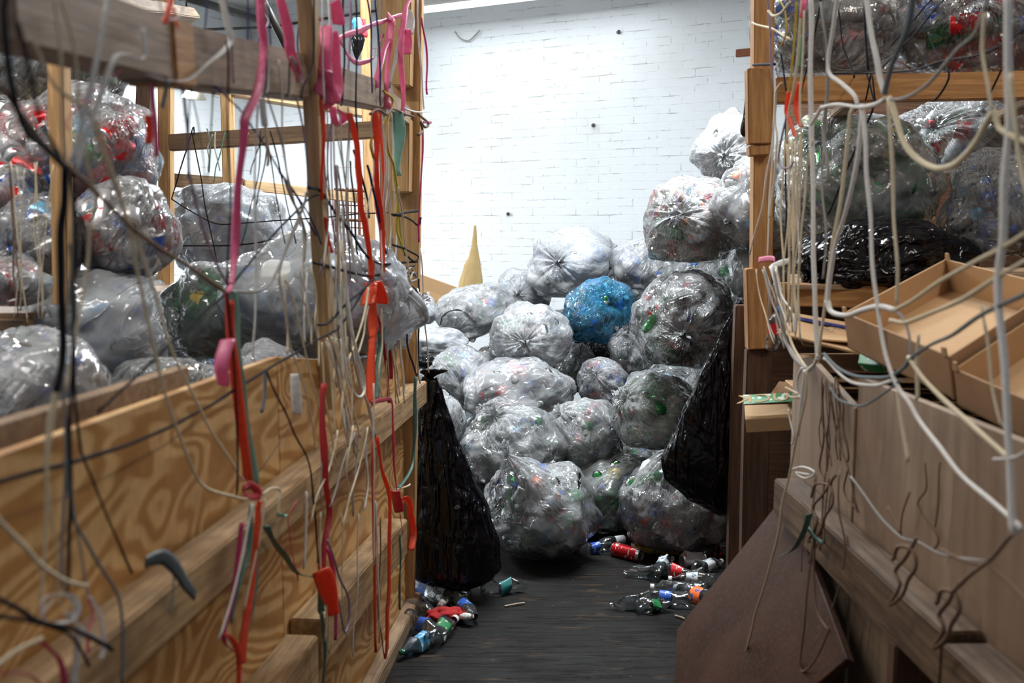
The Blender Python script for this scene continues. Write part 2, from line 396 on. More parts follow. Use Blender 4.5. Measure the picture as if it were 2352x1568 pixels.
def beam(name, p0, p1, w, h, m, side=None, parent=None, label=None, cat='timber', group=None, bev=0.004, kind=None):
    """lumber from p0 to p1; w along `side`, h across"""
    p0 = Vector(p0); p1 = Vector(p1); d = (p1 - p0); L = d.length; d.normalize()
    s = Vector(side) if side is not None else Vector((1, 0, 0)) if abs(d.x) < 0.7 else Vector((0, 1, 0))
    s = (s - d * s.dot(d)).normalized(); u = d.cross(s)
    BSEED[0] += 1
    bm = box_bm(L, w, h, bev, max(1, int(L / 0.35)), 0.006, BSEED[0] * 3.3)
    o = from_bm(name, bm, m)
    mt = Matrix((d, s, u)).transposed().to_4x4(); mt.translation = (p0 + p1) / 2
    o.matrix_world = mt
    if parent is not None: reparent(o, parent)
    if label: tag(o, label, cat, group, kind)
    return o
def slab(name, pts, thick, m, label=None, cat='board', n=None, parent=None, bev=0.002, kind=None, group=None):
    """flat board through pts (coplanar), thickness away along n"""
    pts = [Vector(p) for p in pts]
    c = sum(pts, Vector()) / len(pts)
    if n is None: n = (pts[1] - pts[0]).cross(pts[2] - pts[0]).normalized()
    n = Vector(n).normalized()
    bm = bmesh.new()
    a = [bm.verts.new(p - c) for p in pts]; b = [bm.verts.new(p - c + n * thick) for p in pts]
    bm.faces.new(a); bm.faces.new(b[::-1])
    for i in range(len(a)):
        j = (i + 1) % len(a); bm.faces.new((a[i], b[i], b[j], a[j]))
    bmesh.ops.recalc_face_normals(bm, faces=bm.faces)
    if bev: bmesh.ops.bevel(bm, geom=list(bm.edges), offset=bev, segments=1, affect='EDGES')
    o = from_bm(name, bm, m); o.location = c
    if parent is not None: reparent(o, parent)
    if label: tag(o, label, cat, group, kind)
    elif kind: o['kind'] = kind
    return o
def smooth_pts(pts, sub=6):
    """Catmull-Rom through pts"""
    if len(pts) < 3: 
        return [pts[0].lerp(pts[-1], i / sub) for i in range(sub + 1)]
    out = []
    P = [pts[0] * 2 - pts[1]] + list(pts) + [pts[-1] * 2 - pts[-2]]
    for i in range(1, len(P) - 2):
        for k in range(sub):
            t = k / sub; a, b, c, d = P[i - 1], P[i], P[i + 1], P[i + 2]
            out.append(0.5 * ((2 * b) + (c - a) * t + (2 * a - 5 * b + 4 * c - d) * t * t + (3 * b - a - 3 * c + d) * t ** 3))
    out.append(pts[-1]); return out
def tube_bm(bm, pts, r, seg=6, twist=0.0, lump=0.0, seed=0, flat=None, rfun=None):
    """tube (or flat tape when flat=(width, thick)) swept along pts"""
    n = len(pts); prev = None; rings = []
    for i, p in enumerate(pts):
        t = (pts[min(i + 1, n - 1)] - pts[max(i - 1, 0)])
        if t.length < 1e-7: t = Vector((0, 0, 1))
        t.normalize()
        if prev is None:
            ref = Vector((0, 1, 0)) if abs(t.y) < 0.9 else Vector((1, 0, 0))
            s = t.cross(ref).normalized()
        else:
            s = (prev - t * prev.dot(t)); s = s.normalized() if s.length > 1e-6 else t.cross(Vector((0, 1, 0))).normalized()
        prev = s; u = t.cross(s)
        k = 1 + (noise.noise(p * 9 + Vector((seed, 0, 0))) * lump if lump else 0)
        if rfun: k *= rfun(i / (n - 1))
        a0 = twist * i / n * 2 * pi + (noise.noise(p * 3.0 + Vector((0, seed, 0))) * 0.7 if flat else 0)
        ring = []
        for j in range(seg):
            a = 2 * pi * j / seg
            if flat:
                x = cos(a) * flat[0] * k; y = sin(a) * flat[1]
            else: x = cos(a) * r * k; y = sin(a) * r * k
            ca, sa = cos(a0), sin(a0)
            ring.append(bm.verts.new(p + s * (x * ca - y * sa) + u * (x * sa + y * ca)))
        rings.append(ring)
    for a, b in zip(rings, rings[1:]):
        for j in range(seg): bm.faces.new((a[j], a[(j + 1) % seg], b[(j + 1) % seg], b[j]))
    bm.faces.new(rings[0][::-1]); bm.faces.new(rings[-1])
def cord(name, pts, r, m, label, cat='string', group=None, tapew=None, sub=6, knot=None, twist=0.0):
    pts = [Vector(p) for p in pts]; c = pts[0].copy()
    sd = random.random() * 50
    P = [p - c for p in pts]
    P = smooth_pts(P, sub)
    for i in range(1, len(P) - 1):
        P[i] = P[i] + Vector((noise.noise(P[i] * 7 + Vector((sd, 0, 0))), noise.noise(P[i] * 7 + Vector((0, sd, 0))), 0)) * 0.006
    bm = bmesh.new()
    if tapew: tube_bm(bm, P, r, 6, 0, 0.5, sd, (tapew, max(0.0010, tapew * 0.16)))
    else: tube_bm(bm, P, r, 6, 0, 0.25, sd)
    if knot is not None:
        for kk in knot:
            q = P[min(len(P) - 1, int(kk * (len(P) - 1)))]
            bmesh.ops.create_icosphere(bm, subdivisions=1, radius=(tapew or r) * 1.9, matrix=Matrix.Translation(q))
    o = from_bm(name, bm, m, smooth=True); o.location = c
    return tag(o, label, cat, group)

# ------------------------------------------------------------------ the room
def struct(name, bm, m): 
    o = from_bm(name, bm, m); o['kind'] = 'structure'; return o
def wall_obj(name, origin, d, L0, L1, z0, z1, thick=0.2, m='painted_brick'):
    nrm = Vector((d.y, -d.x, 0))
    bm = bmesh.new(); bmesh.ops.create_cube(bm, size=1)
    for v in bm.verts:
        v.co = Vector(((L0 + L1) / 2 + v.co.x * (L1 - L0), v.co.y * thick + thick / 2, (z0 + z1) / 2 + v.co.z * (z1 - z0)))
    o = struct(name, bm, m)
    mt = Matrix((d, -nrm, Vector((0, 0, 1)))).transposed().to_4x4(); mt.translation = origin
    o.matrix_world = mt; return o
wall_obj('wall_back', WP, WD, -2.95, 6.5, 0, CEIL)
corner = WP + WD * (-2.95)
wall_obj('wall_left', corner, -WN, -9.0, 0.0, 0, CEIL)
bm = bmesh.new(); bmesh.ops.create_cube(bm, size=1)
for v in bm.verts: v.co = Vector((v.co.x * 14 - 0.5, v.co.y * 13 + 5.5, v.co.z * 0.1 - 0.05))
struct('floor', bm, 'floor_boards')
bm = bmesh.new(); bmesh.ops.create_cube(bm, size=1)
for v in bm.verts: v.co = Vector((v.co.x * 14 - 0.5, v.co.y * 10 + 7.0, v.co.z * 0.1 + CEIL + 0.05))
struct('ceiling', bm, 'plaster')
# right side of the room (dark, behind the pen)
wall_obj('wall_right', Vector((4.2, 0, 0)), Vector((0, -1, 0)), -8.0, 0.5, 0, CEIL)

# ceiling tube fixtures
for i, l in enumerate(LAMPS):
    root = empty('tube_light', l['c'], ['long bright fluorescent fixture hanging before the white brick wall', 'fluorescent fixture hung on chains above the far pen of bags',
                 'unseen fluorescent fixture added to light the fronts of the bag heap', 'fluorescent fixture over the near pen of bags', 'unseen fluorescent fixture added to light the right pen of cartons'][i], 'ceiling light')
    d = l['d']; ang = math.atan2(d.y, d.x)
    root.rotation_euler = (0, 0, ang)
    bm = box_bm(l['L'], 0.13, 0.07, 0.01); hous = from_bm('housing', bm, 'white_enamel', root); hous.location = (0, 0, 0.05)
    for sy in (-0.035, 0.035):
        bm = bmesh.new(); tube_bm(bm, [Vector((-l['L'] / 2 + 0.04, sy, 0)), Vector((l['L'] / 2 - 0.04, sy, 0))], 0.019, 10)
        from_bm('tube', bm, 'tube_glow', root, True)
    for sx in (-1, 1):
        bm = box_bm(0.03, 0.12, 0.06, 0.004); e = from_bm('end_holder', bm, 'white_enamel', root); e.location = (sx * (l['L'] / 2 - 0.02), 0, 0)
        bm = bmesh.new(); zt = CEIL - l['c'].z
        z = 0.09; k = 0
        while z < zt - 0.01:
            r3 = Matrix.Translation((0, 0, z + 0.018)) @ Matrix.Rotation(pi / 2 * (k % 2), 4, 'Z')
            ring = [r3 @ Vector((cos(a) * 0.010, 0, sin(a) * 0.02)) for a in [2 * pi * j / 8 for j in range(9)]]
            tube_bm(bm, ring, 0.0025, 4); z += 0.034; k += 1
        ch = from_bm('chain', bm, 'galvanised', root); ch.location = (sx * (l['L'] / 2 - 0.3), 0, 0)
    al = area('tube_lamp', l['c'] - Vector((0, 0, 0.03)), (0, 0, -1), l['L'] - 0.1, 0.12, l['P'], l['col'])
    al.rotation_euler = (0, 0, ang)

# ------------------------------------------------------------------ left pen (near): plywood, rails, posts
def lw(Y, z, off=0.0): return Vector((LX(Y) + off - 0.05, Y, z))
LD = Vector((0.0933, 1, 0)).normalized(); LNRM = Vector((1, -0.0933, 0)).normalized()
pen = empty('storage_pen', (LX(2.4), 2.4, 0), 'near left pen of plywood panels, wooden rails and tall posts wrapped in cords', 'storage pen')
slab('plywood_panel', [lw(0.3, 0.04), lw(2.42, 0.04), lw(2.42, 1.245), lw(0.3, 1.265)], -0.018, 'plywood', n=LNRM, parent=pen)
slab('plywood_panel', [lw(2.425, 0.04), lw(3.93, 0.04), lw(3.93, 1.10), lw(3.2, 1.13), lw(2.425, 1.245)], -0.018, 'plywood', n=LNRM, parent=pen)
slab('edge_board', [lw(0.3, 0.90, -0.06), lw(2.05, 0.90, -0.06), lw(2.05, 1.272, -0.06), lw(0.3, 1.285, -0.06)], -0.03, 'old_wood', n=LNRM, parent=pen)
beam('rail', lw(0.35, 0.925, 0.045), lw(3.99, 0.905, 0.045), 0.075, 0.09, 'beam_wood', LNRM, pen)
beam('rail', lw(0.35, 0.50, 0.045), lw(2.42, 0.47, 0.045), 0.085, 0.14, 'beam_wood', LNRM, pen)
beam('rail', lw(2.45, 0.50, 0.045), lw(3.55, 0.44, 0.045), 0.085, 0.13, 'beam_wood', LNRM, pen)
beam('kerb', lw(0.35, 0.03, 0.03), lw(4.0, 0.03, 0.03), 0.05, 0.06, 'old_wood', LNRM, pen)
beam('post', lw(3.97, 0.0, -0.045), lw(3.97, 3.1, 0.03), 0.055, 0.15, 'pine', LD, pen)
beam('post_block', lw(3.93, 1.70, 0.01) - LD * 0.02, lw(3.93, 1.98, 0.015) - LD * 0.02, 0.10, 0.07, 'pine', LD, pen)
beam('post_block', lw(3.93, 2.10, 0.02) - LD * 0.02, lw(3.93, 2.45, 0.03) - LD * 0.02, 0.10, 0.07, 'pine', LD, pen)
p0 = PL(704, -40, 0.075); p1 = PL(755, 930, -0.045)
beam('post', p0, p1, 0.052, 0.036, 'pine_light', LD, pen)
# heavy top beam, three lengths wrapped with cord
beam('top_beam', PL(-40, 5, 0.01), PL(345, 116, 0.01), 0.08, 0.098, 'greyed_wood', LNRM, pen)
beam('top_beam', PL(320, 112, 0.01), PL(704, 182, 0.01), 0.085, 0.10, 'greyed_wood', LNRM, pen)
beam('top_beam', PL(700, 178, 0.01), PL(880, 224, 0.01), 0.075, 0.085, 'greyed_wood', LNRM, pen)
beam('splice_block', PL(338, 117, 0.01), PL(388, 127, 0.01), 0.09, 0.104, 'amber_wood', LNRM, pen)
beam('top_beam', PL(870, 225, 0.01), lw(3.99, 1.99, 0.01), 0.06, 0.07, 'old_wood', LNRM, pen)
# cross rails running back from the end post
beam('cross_rail', atY(945, 292, 4.02), atY(392, 327, 4.12), 0.045, 0.066, 'old_wood', (0, 1, 0), pen)
beam('post', atY(381, -30, 4.18), atY(381, 662, 4.18), 0.06, 0.05, 'pine', (0, 1, 0), pen)
beam('post', atY(344, -20, 4.3), atY(326, 400, 4.3), 0.05, 0.06, 'brown_wood', (0, 1, 0), pen)
beam('post', atY(128, -60, 2.75), atY(150, 700, 2.75), 0.05, 0.045, 'pine', (0, 1, 0), pen)
beam('top_beam', atY(230, 12, 3.0), atY(440, 36, 4.4), 0.05, 0.06, 'old_wood', (0, 1, 0), pen)

rear = empty('storage_pen', atY(860, 600, 6.0), 'pale timber frame of the far left pen before the brick wall', 'storage pen')
beam('top_rail', atY(150, 148, 5.0), atY(712, 240, 6.3), 0.05, 0.095, 'pine_light', (0, 0, 1), rear)
beam('top_rail', atY(700, 238, 6.3), atY(880, 268, 6.6), 0.05, 0.095, 'pine_light', (0, 0, 1), rear)
beam('post', atY(517, 190, 5.7), atY(533, 700, 5.7), 0.07, 0.045, 'pine', (0, 1, 0), rear)
beam('post', atY(526, 205, 5.8), atY(540, 700, 5.8), 0.04, 0.05, 'pine_light', (0, 1, 0), rear)
beam('post', atY(838, -30, 6.2), atY(852, 700, 6.2), 0.08, 0.055, 'pine', (0, 1, 0), rear)
beam('middle_rail', atY(560, 425, 6.0), atY(832, 455, 6.3), 0.04, 0.06, 'pine_light', (0, 1, 0), rear)
beam('low_rail', atY(385, 412, 6.0), atY(560, 425, 6.0), 0.05, 0.08, 'old_wood', (0, 1, 0), rear)
beam('post', atY(880, -30, 4.7), atY(890, 640, 4.7), 0.055, 0.055, 'strip_wood', (0, 1, 0), rear)
# wire cage leaning in the far pen
bm = bmesh.new()
for i in range(9):
    x = 770 + i * 9; tube_bm(bm, [atY(x, 432, 6.5), atY(x + 3, 596, 6.5)], 0.004 if i % 3 else 0.009, 4)
for i in range(10):
    y = 436 + i * 17; tube_bm(bm, [atY(768, y, 6.5), atY(846, y + 3, 6.5)], 0.004 if i % 4 else 0.009, 4)
tag(from_bm('wire_cage', bm, 'rust'), 'rusty wire cage panel standing behind the cords in the far left pen', 'cage')

# pipes and lamp on the far wall
def pipe(name, pts, r, m, label, cat='pipe'):
    bm = bmesh.new(); tube_bm(bm, [Vector(p) for p in pts], r, 10)
    return tag(from_bm(name, bm, m, smooth=True), label, cat)
def onwall(px, py, off=0.03):
    r = ray(px, py); O = Vector((0, 0, H)); q = WP + WN * off
    return O + r * ((q - O).dot(WN) / r.dot(WN))
pipe('ceiling_pipe', [atY(395, -15, 8.0), atY(620, 52, 9.4)], 0.035, 'dark_metal', 'dark pipe sloping across the upper left to the wall corner')
pipe('ceiling_pipe', [atY(598, -10, 5.0), atY(668, 128, 5.2)], 0.02, 'dark_metal', 'thin dark brace bar slanting down to the cord wrapped top beam', 'bar')
pipe('conduit', [onwall(620, 62), onwall(960, 10)], 0.012, 'dark_metal', 'thin conduit fixed along the top of the white brick wall')
pipe('conduit', [atY(470, 68, 8.5), onwall(620, 62)], 0.012, 'dark_metal', 'thin conduit running to the wall corner from the chained light')
lr = empty('bell_lamp', atY(446, 225, 8.3), 'cream bell shaped reflector lamp against the far left wall', 'lamp')
bm = bmesh.new(); prof = [(0.03, 0.16), (0.05, 0.12), (0.07, 0.05), (0.10, 0.0), (0.095, -0.005), (0.06, 0.05), (0.04, 0.11)]
def lathe(bm, prof, seg=24, mt=None):
    rings = []
    for r, z in prof: rings.append([bm.verts.new(Vector((cos(2 * pi * j / seg) * r, sin(2 * pi * j / seg) * r, z))) for j in range(seg)])
    for a, b in zip(rings, rings[1:]):
        for j in range(seg): bm.faces.new((a[j], a[(j + 1) % seg], b[(j + 1) % seg], b[j]))
    if mt is not None: bmesh.ops.transform(bm, matrix=mt, verts=[v for r in rings for v in r])
    return rings
lathe(bm, prof); sh = from_bm('lamp_shade', bm, 'cream_paint', lr, True); sh.rotation_euler = (0.2, 0.15, 0)
bm = bmesh.new(); bmesh.ops.create_uvsphere(bm, u_segments=12, v_segments=8, radius=0.035); from_bm('bulb', bm, 'white_enamel', lr, True).location = (0, 0, 0.04)
bm = bmesh.new(); tube_bm(bm, [Vector((0, 0, 0.15)), Vector((-0.02, 0, 0.4)), Vector((-0.06, 0, CEIL - lr.location.z))], 0.008); from_bm('lamp_cord', bm, 'black_cord', lr)

# exposed red brick, nails and wire on the back wall
bm = box_bm(0.12, 0.02, 0.06, 0.004); o = from_bm('exposed_brick', bm, 'rust'); o.location = onwall(1708, 121, 0.0); o.rotation_euler = (0, 0, WA); tag(o, 'patch of bare red brick in the white wall beside the right post', 'brick')
cord('hanging_wire', [onwall(1045, 72), onwall(1058, 88), onwall(1075, 93), onwall(1088, 84), onwall(1102, 69)], 0.006, 'grey_cord', 'thin wire looped in a sagging curve on the white wall under the tube light', 'wire')
for px, py, lb in ((1363, 287, 'small black hole plug in the middle of the white wall'), (1421, 73, 'small steel hook high in the white brick wall'), (1167, 491, 'grey bolt stub low in the white wall above the bags')):
    bm = bmesh.new(); bmesh.ops.create_cone(bm, segments=10, radius1=0.018, radius2=0.012, depth=0.05, cap_ends=True, matrix=Matrix.Rotation(pi / 2, 4, 'X'))
    o = from_bm('wall_bolt', bm, 'dark_metal'); o.location = onwall(px, py, 0.01); tag(o, lb, 'bolt')

# ------------------------------------------------------------------ right pen
def rw(Y, z, off=0.0): return Vector((RX(Y) + off, Y, z))
RD = Vector((-0.02, 1, 0)).normalized(); RN = Vector((-1, -0.02, 0)).normalized()
rpen = empty('storage_pen', (RX(2.6), 2.6, 0), 'right pen of pale plywood with dark rails, amber posts and shelf beams', 'storage pen')
slab('plywood_panel', [rw(1.0, 0.05), rw(2.5, 0.05), rw(2.5, 1.185), rw(1.0, 1.185)], -0.018, 'plywood_pale', n=RN, parent=rpen)
slab('plywood_panel', [rw(2.52, 0.05, 0.0), rw(3.05, 0.05, 0.0), rw(3.05, 1.16, 0.0), rw(2.9, 1.185, 0.0), rw(2.52, 1.10, 0.0)], -0.018, 'plywood_pale', n=RN, parent=rpen)
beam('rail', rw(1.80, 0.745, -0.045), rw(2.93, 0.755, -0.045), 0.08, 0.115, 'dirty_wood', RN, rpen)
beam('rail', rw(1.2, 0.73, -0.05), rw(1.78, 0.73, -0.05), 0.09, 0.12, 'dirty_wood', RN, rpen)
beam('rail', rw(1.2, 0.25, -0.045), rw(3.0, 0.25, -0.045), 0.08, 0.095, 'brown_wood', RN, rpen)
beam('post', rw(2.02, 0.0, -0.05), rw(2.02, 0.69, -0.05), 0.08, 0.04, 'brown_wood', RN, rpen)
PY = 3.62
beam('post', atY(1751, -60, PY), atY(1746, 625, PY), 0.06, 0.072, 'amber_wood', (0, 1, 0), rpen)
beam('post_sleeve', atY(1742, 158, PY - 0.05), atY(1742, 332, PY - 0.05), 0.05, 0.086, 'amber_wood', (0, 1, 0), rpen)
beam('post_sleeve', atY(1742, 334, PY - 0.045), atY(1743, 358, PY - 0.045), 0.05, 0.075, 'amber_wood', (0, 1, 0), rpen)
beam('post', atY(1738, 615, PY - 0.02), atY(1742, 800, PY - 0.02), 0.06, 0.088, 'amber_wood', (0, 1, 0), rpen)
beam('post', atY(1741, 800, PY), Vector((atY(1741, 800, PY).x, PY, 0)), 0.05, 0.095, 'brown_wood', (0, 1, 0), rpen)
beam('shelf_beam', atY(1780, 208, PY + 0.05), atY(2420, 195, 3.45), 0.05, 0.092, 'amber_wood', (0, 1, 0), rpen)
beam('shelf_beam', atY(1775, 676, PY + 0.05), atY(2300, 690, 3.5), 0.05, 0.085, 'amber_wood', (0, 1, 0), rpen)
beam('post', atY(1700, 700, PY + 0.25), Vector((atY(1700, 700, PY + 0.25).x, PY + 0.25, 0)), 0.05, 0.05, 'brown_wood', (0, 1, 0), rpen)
# shelf boards carry the bags
for x0_, x1_ in ((1.25, 1.55), (1.9, 2.3), (2.5, 2.95)): beam('shelf_slat', Vector((x0_, 3.7, 2.02)), Vector((x1_, 5.3, 2.02)), 0.07, 0.03, 'old_wood', (1, 0, 0), rpen)
slab('shelf_board', [Vector((1.0, 3.6, 1.36)), Vector((2.9, 3.45, 1.36)), Vector((2.9, 5.3, 1.36)), Vector((1.46, 5.3, 1.36))], -0.02, 'old_wood', n=(0, 0, 1), parent=rpen)
beam('post', Vector((2.8, 3.6, 0)), Vector((2.8, 3.6, 2.9)), 0.06, 0.08, 'amber_wood', (0, 1, 0), rpen)
# left pen shelf under the can bags
slab('shelf_board', [Vector((-3.0, 2.7, 1.33)), Vector((-1.3, 2.7, 1.33)), Vector((-1.3, 4.2, 1.33)), Vector((-3.0, 4.2, 1.33))], -0.02, 'old_wood', n=(0, 0, 1), parent=pen)
beam('shelf_beam', Vector((-3.0, 2.68, 1.27)), Vector((-1.3, 2.68, 1.27)), 0.05, 0.09, 'old_wood', (0, 1, 0), pen)

slab('added_dark_panel', [Vector((0.99, 3.8, 0.02)), Vector((3.2, 3.8, 0.02)), Vector((3.2, 3.8, 1.33)), Vector((0.99, 3.8, 1.33))], -0.02, 'brown_wood', n=(0, -1, 0), parent=rpen)  # dark panels added here and below so the pen's rear stays dark
slab('added_dark_panel', [Vector((1.45, 5.35, 0.02)), Vector((3.6, 5.35, 0.02)), Vector((3.6, 5.35, 3.3)), Vector((1.45, 5.35, 3.3))], -0.02, 'brown_wood', n=(0, -1, 0), parent=rpen)
slab('added_dark_panel', [Vector((3.0, 1.5, 0.02)), Vector((3.0, 5.3, 0.02)), Vector((3.0, 5.3, 3.3)), Vector((3.0, 1.5, 3.3))], 0.02, 'brown_wood', n=(1, 0, 0), parent=rpen)
strip_b = Vector((atZ(1676, 1250, 0.02)))
b0 = atY(1672, 1262, 3.95); b1 = atY(1701, 752, 3.75)
b0 = atZ(1668, 1395, 0.0)
o = beam('wooden_strip', b0, atY(1700, 752, b0.y - 0.02), 0.02, 0.016, 'strip_wood', (0, 1, 0), None, 'narrow pale wooden strip standing against the dark post by the black bag', 'strip')
# brown hardboard leaning on the right pen
def pl2(px, py):
    r = ray(px, py); O = Vector((0, 0, H)); nrm = Vector((1, 0, -0.44)); q = Vector((0.52, 0, 0))
    t = (q - O).dot(nrm) / r.dot(nrm); return O + r * t
slab('hardboard_panel', [pl2(1797, 1142), pl2(1555, 1445), pl2(1547, 1585), pl2(1700, 1720), pl2(1945, 1512), pl2(1812, 1150)], 0.022, 'hardboard',
     'dark brown hardboard panel leaning against the right pen', 'board', n=(1, 0, -0.44))

# ------------------------------------------------------------------ bottles and cans
def bottle_bm(bm, kind, seg=12, crush=0.0, seed=0, lod=0):
    """bottle along Z centred; material slots: 0 body, 1 label, 2 cap"""
    L, R = dict(water=(0.205, 0.032), soda=(0.24, 0.036), big=(0.31, 0.052), small=(0.165, 0.031), jug=(0.27, 0.075))[kind]
    if kind == 'big': pr = [(0, .0), (.8, 0), (.95, .03), (1, .10), (1, .30), (1, .31), (1, .56), (1, .57), (.97, .66), (.7, .80), (.42, .90), (.27, .95), (.27, .965)]
    elif kind == 'soda': pr = [(0, 0), (.75, 0), (1, .05), (1, .14), (.9, .26), (.93, .38), (.93, .39), (1, .60), (1, .61), (.98, .68), (.7, .80), (.42, .88), (.36, .92), (.36, .955)]
    elif kind == 'jug': pr = [(0, 0), (.85, 0), (1, .05), (1, .3), (1, .31), (1, .58), (1, .59), (.95, .66), (.75, .78), (.42, .86), (.28, .92), (.28, .95)]
    else: pr = [(0, 0), (.8, 0), (1, .04), (.94, .09), (1, .14), (.94, .20), (1, .26), (.96, .38), (.96, .39), (.96, .62), (.96, .63), (1, .68), (.85, .78), (.5, .87), (.38, .91), (.38, .95)]
    if lod: pr = pr[::1]
    li = {'big': (5, 7), 'soda': (6, 8), 'jug': (4, 6)}.get(kind, (8, 10))
    start = len(bm.verts)
    rings = []
    for r, z in pr:
        rings.append([bm.verts.new(Vector((cos(2 * pi * j / seg) * max(r, .01) * R, sin(2 * pi * j / seg) * max(r, .01) * R, (z - .5) * L))) for j in range(seg)])
    for i, (a, b) in enumerate(zip(rings, rings[1:])):
        for j in range(seg):
            f = bm.faces.new((a[j], a[(j + 1) % seg], b[(j + 1) % seg], b[j])); f.material_index = 1 if li[0] <= i < li[1] else 0; f.smooth = True
    # cap
    rc = R * pr[-1][0] * 1.15; c0, c1 = (pr[-1][1] - .5) * L, (pr[-1][1] + .055 - .5) * L
    A = [bm.verts.new(Vector((cos(2 * pi * j / seg) * rc, sin(2 * pi * j / seg) * rc, c0 - .004))) for j in range(seg)]
    B = [bm.verts.new(Vector((cos(2 * pi * j / seg) * rc, sin(2 * pi * j / seg) * rc, c1))) for j in range(seg)]
    for j in range(seg):
        f = bm.faces.new((A[j], A[(j + 1) % seg], B[(j + 1) % seg], B[j])); f.material_index = 2
    f = bm.faces.new(B); f.material_index = 2
    if crush:
        for v in rings[0:0]: pass
        for ring in rings:
            for v in ring:
                q = v.co * 22 + Vector((seed * 3.1, 0, seed))
                v.co.x += noise.noise(q) * crush * R; v.co.y += noise.noise(q + Vector((5, 5, 5))) * crush * R * 1.3
                v.co.y *= 1 - crush * 0.35
    return rings
def can_bm(bm, seg=12, H_=0.122, crush=0.0, seed=0):
    R = 0.033
    pr = [(.0, .02), (.65, .02), (.8, 0), (1, .05), (1, .90), (.82, .975), (.80, 1.0), (.76, .98), (0, .975)]
    rings = []
    for r, z in pr:
        rings.append([bm.verts.new(Vector((cos(2 * pi * j / seg) * max(r, .01) * R, sin(2 * pi * j / seg) * max(r, .01) * R, (z - .5) * H_))) for j in range(seg)])
    for i, (a, b) in enumerate(zip(rings, rings[1:])):
        for j in range(seg):
            f = bm.faces.new((a[j], a[(j + 1) % seg], b[(j + 1) % seg], b[j])); f.material_index = 1 if i == 3 else 0; f.smooth = True
    if crush:
        bmesh.ops.subdivide_edges(bm, edges=[e for e in bm.edges if abs(e.verts[0].co.z - e.verts[1].co.z) > H_ * .6], cuts=3)
        for v in bm.verts:
            q = v.co * 30 + Vector((seed * 3.1, 0, seed)); k = crush * R * (1 - abs(v.co.z / H_ * 2) ** 3)
            v.co.x += noise.noise(q) * k * 1.5; v.co.y += noise.noise(q + Vector((5, 5, 5))) * k * 1.5; v.co.y *= 1 - crush * .3 * (1 - abs(v.co.z / H_ * 2))
VARS = {}
def variant(key, kind, mats, crush=0.0, seed=0, seg=12):
    bm = bmesh.new()
    if kind == 'can': can_bm(bm, seg, crush=crush, seed=seed)
    elif kind == 'tallcan': can_bm(bm, seg, 0.16, crush=crush, seed=seed)
    else: bottle_bm(bm, kind, seg, crush, seed)
    me = bpy.data.meshes.new('can' if 'can' in kind else 'bottle'); bm.to_mesh(me); bm.free()
    for m in mats: me.materials.append(M[m])
    VARS[key] = me
k = 0
for key, kind, mats in [
    ('wb', 'water', ('pet_clear', 'label_blue', 'cap_white')), ('ws', 'water', ('pet_clear', 'label_sky', 'cap_blue')), ('ww', 'small', ('pet_clear', 'label_white', 'cap_white')),
    ('wg', 'water', ('pet_clear', 'label_green', 'cap_white')), ('wn', 'water', ('pet_clear', 'pet_clear', 'cap_blue')), ('wn2', 'soda', ('pet_clear', 'pet_clear', 'cap_white')),
    ('sr', 'soda', ('pet_clear', 'label_red', 'cap_red')), ('so', 'soda', ('pet_clear', 'label_orange', 'cap_orange')), ('sk', 'soda', ('pet_clear', 'label_black', 'cap_red')),
    ('sg', 'soda', ('pet_green', 'label_green', 'cap_green')), ('sy', 'soda', ('pet_green', 'label_yellow', 'cap_green')), ('gn', 'soda', ('pet_green', 'pet_green', 'cap_green')),
    ('bb', 'big', ('pet_clear', 'label_blue', 'cap_white')), ('bo', 'big', ('pet_clear', 'label_orange', 'cap_orange')), ('br', 'big', ('pet_clear', 'label_red', 'cap_red')),
    ('bg', 'big', ('pet_green', 'label_green', 'cap_green')), ('bs', 'big', ('pet_blue', 'label_sky', 'cap_blue')), ('mj', 'jug', ('milk_plastic', 'milk_plastic', 'cap_blue')), ('jb', 'jug', ('milk_plastic', 'label_blue', 'cap_orange')),
    ('cr', 'can', ('aluminium', 'can_red')), ('cb', 'can', ('aluminium', 'can_blue')), ('cs', 'can', ('aluminium', 'can_silver')), ('cg', 'can', ('aluminium', 'can_green')),
    ('cc', 'can', ('aluminium', 'can_sky')), ('co', 'can', ('aluminium', 'can_orange'))]:
    k += 1
    variant(key, kind, mats, crush=(0.35 if kind != 'can' else 0.0) if k % 2 else 0.12, seed=k)
MIX = dict(
    water='wb ws ww wb wn wn2 wb ws mj'.split(), clear='ww wn wn2 wg wg wn sg wb sr wn2 ww wg ws'.split(), milky='mj mj ww wn bb wn2 sr jb ww'.split(),
    greenmix='sg gn sy wn2 wn gn bg ww wg sg'.split(), green='gn sg sy bg gn sg bb gn sr'.split(), blue='bs ws wn sg wn2 ws wn gn so wn2'.split(),
    juice='bo br sg jb so bs bo sr mj so'.split(), mixed='wn2 sr ww sk mj wb wn2 bg wn ww'.split(), redblue='sr wb sr so br wb ww cr cb'.split(),
    cans='cr cr cr cb cr cs cc cr cs cr cg cr cs'.split(), cans_silver='cs cs cb cs cc cs cr cs'.split())
ITEMS = []      # (score, variant, matrix, bag label, group)

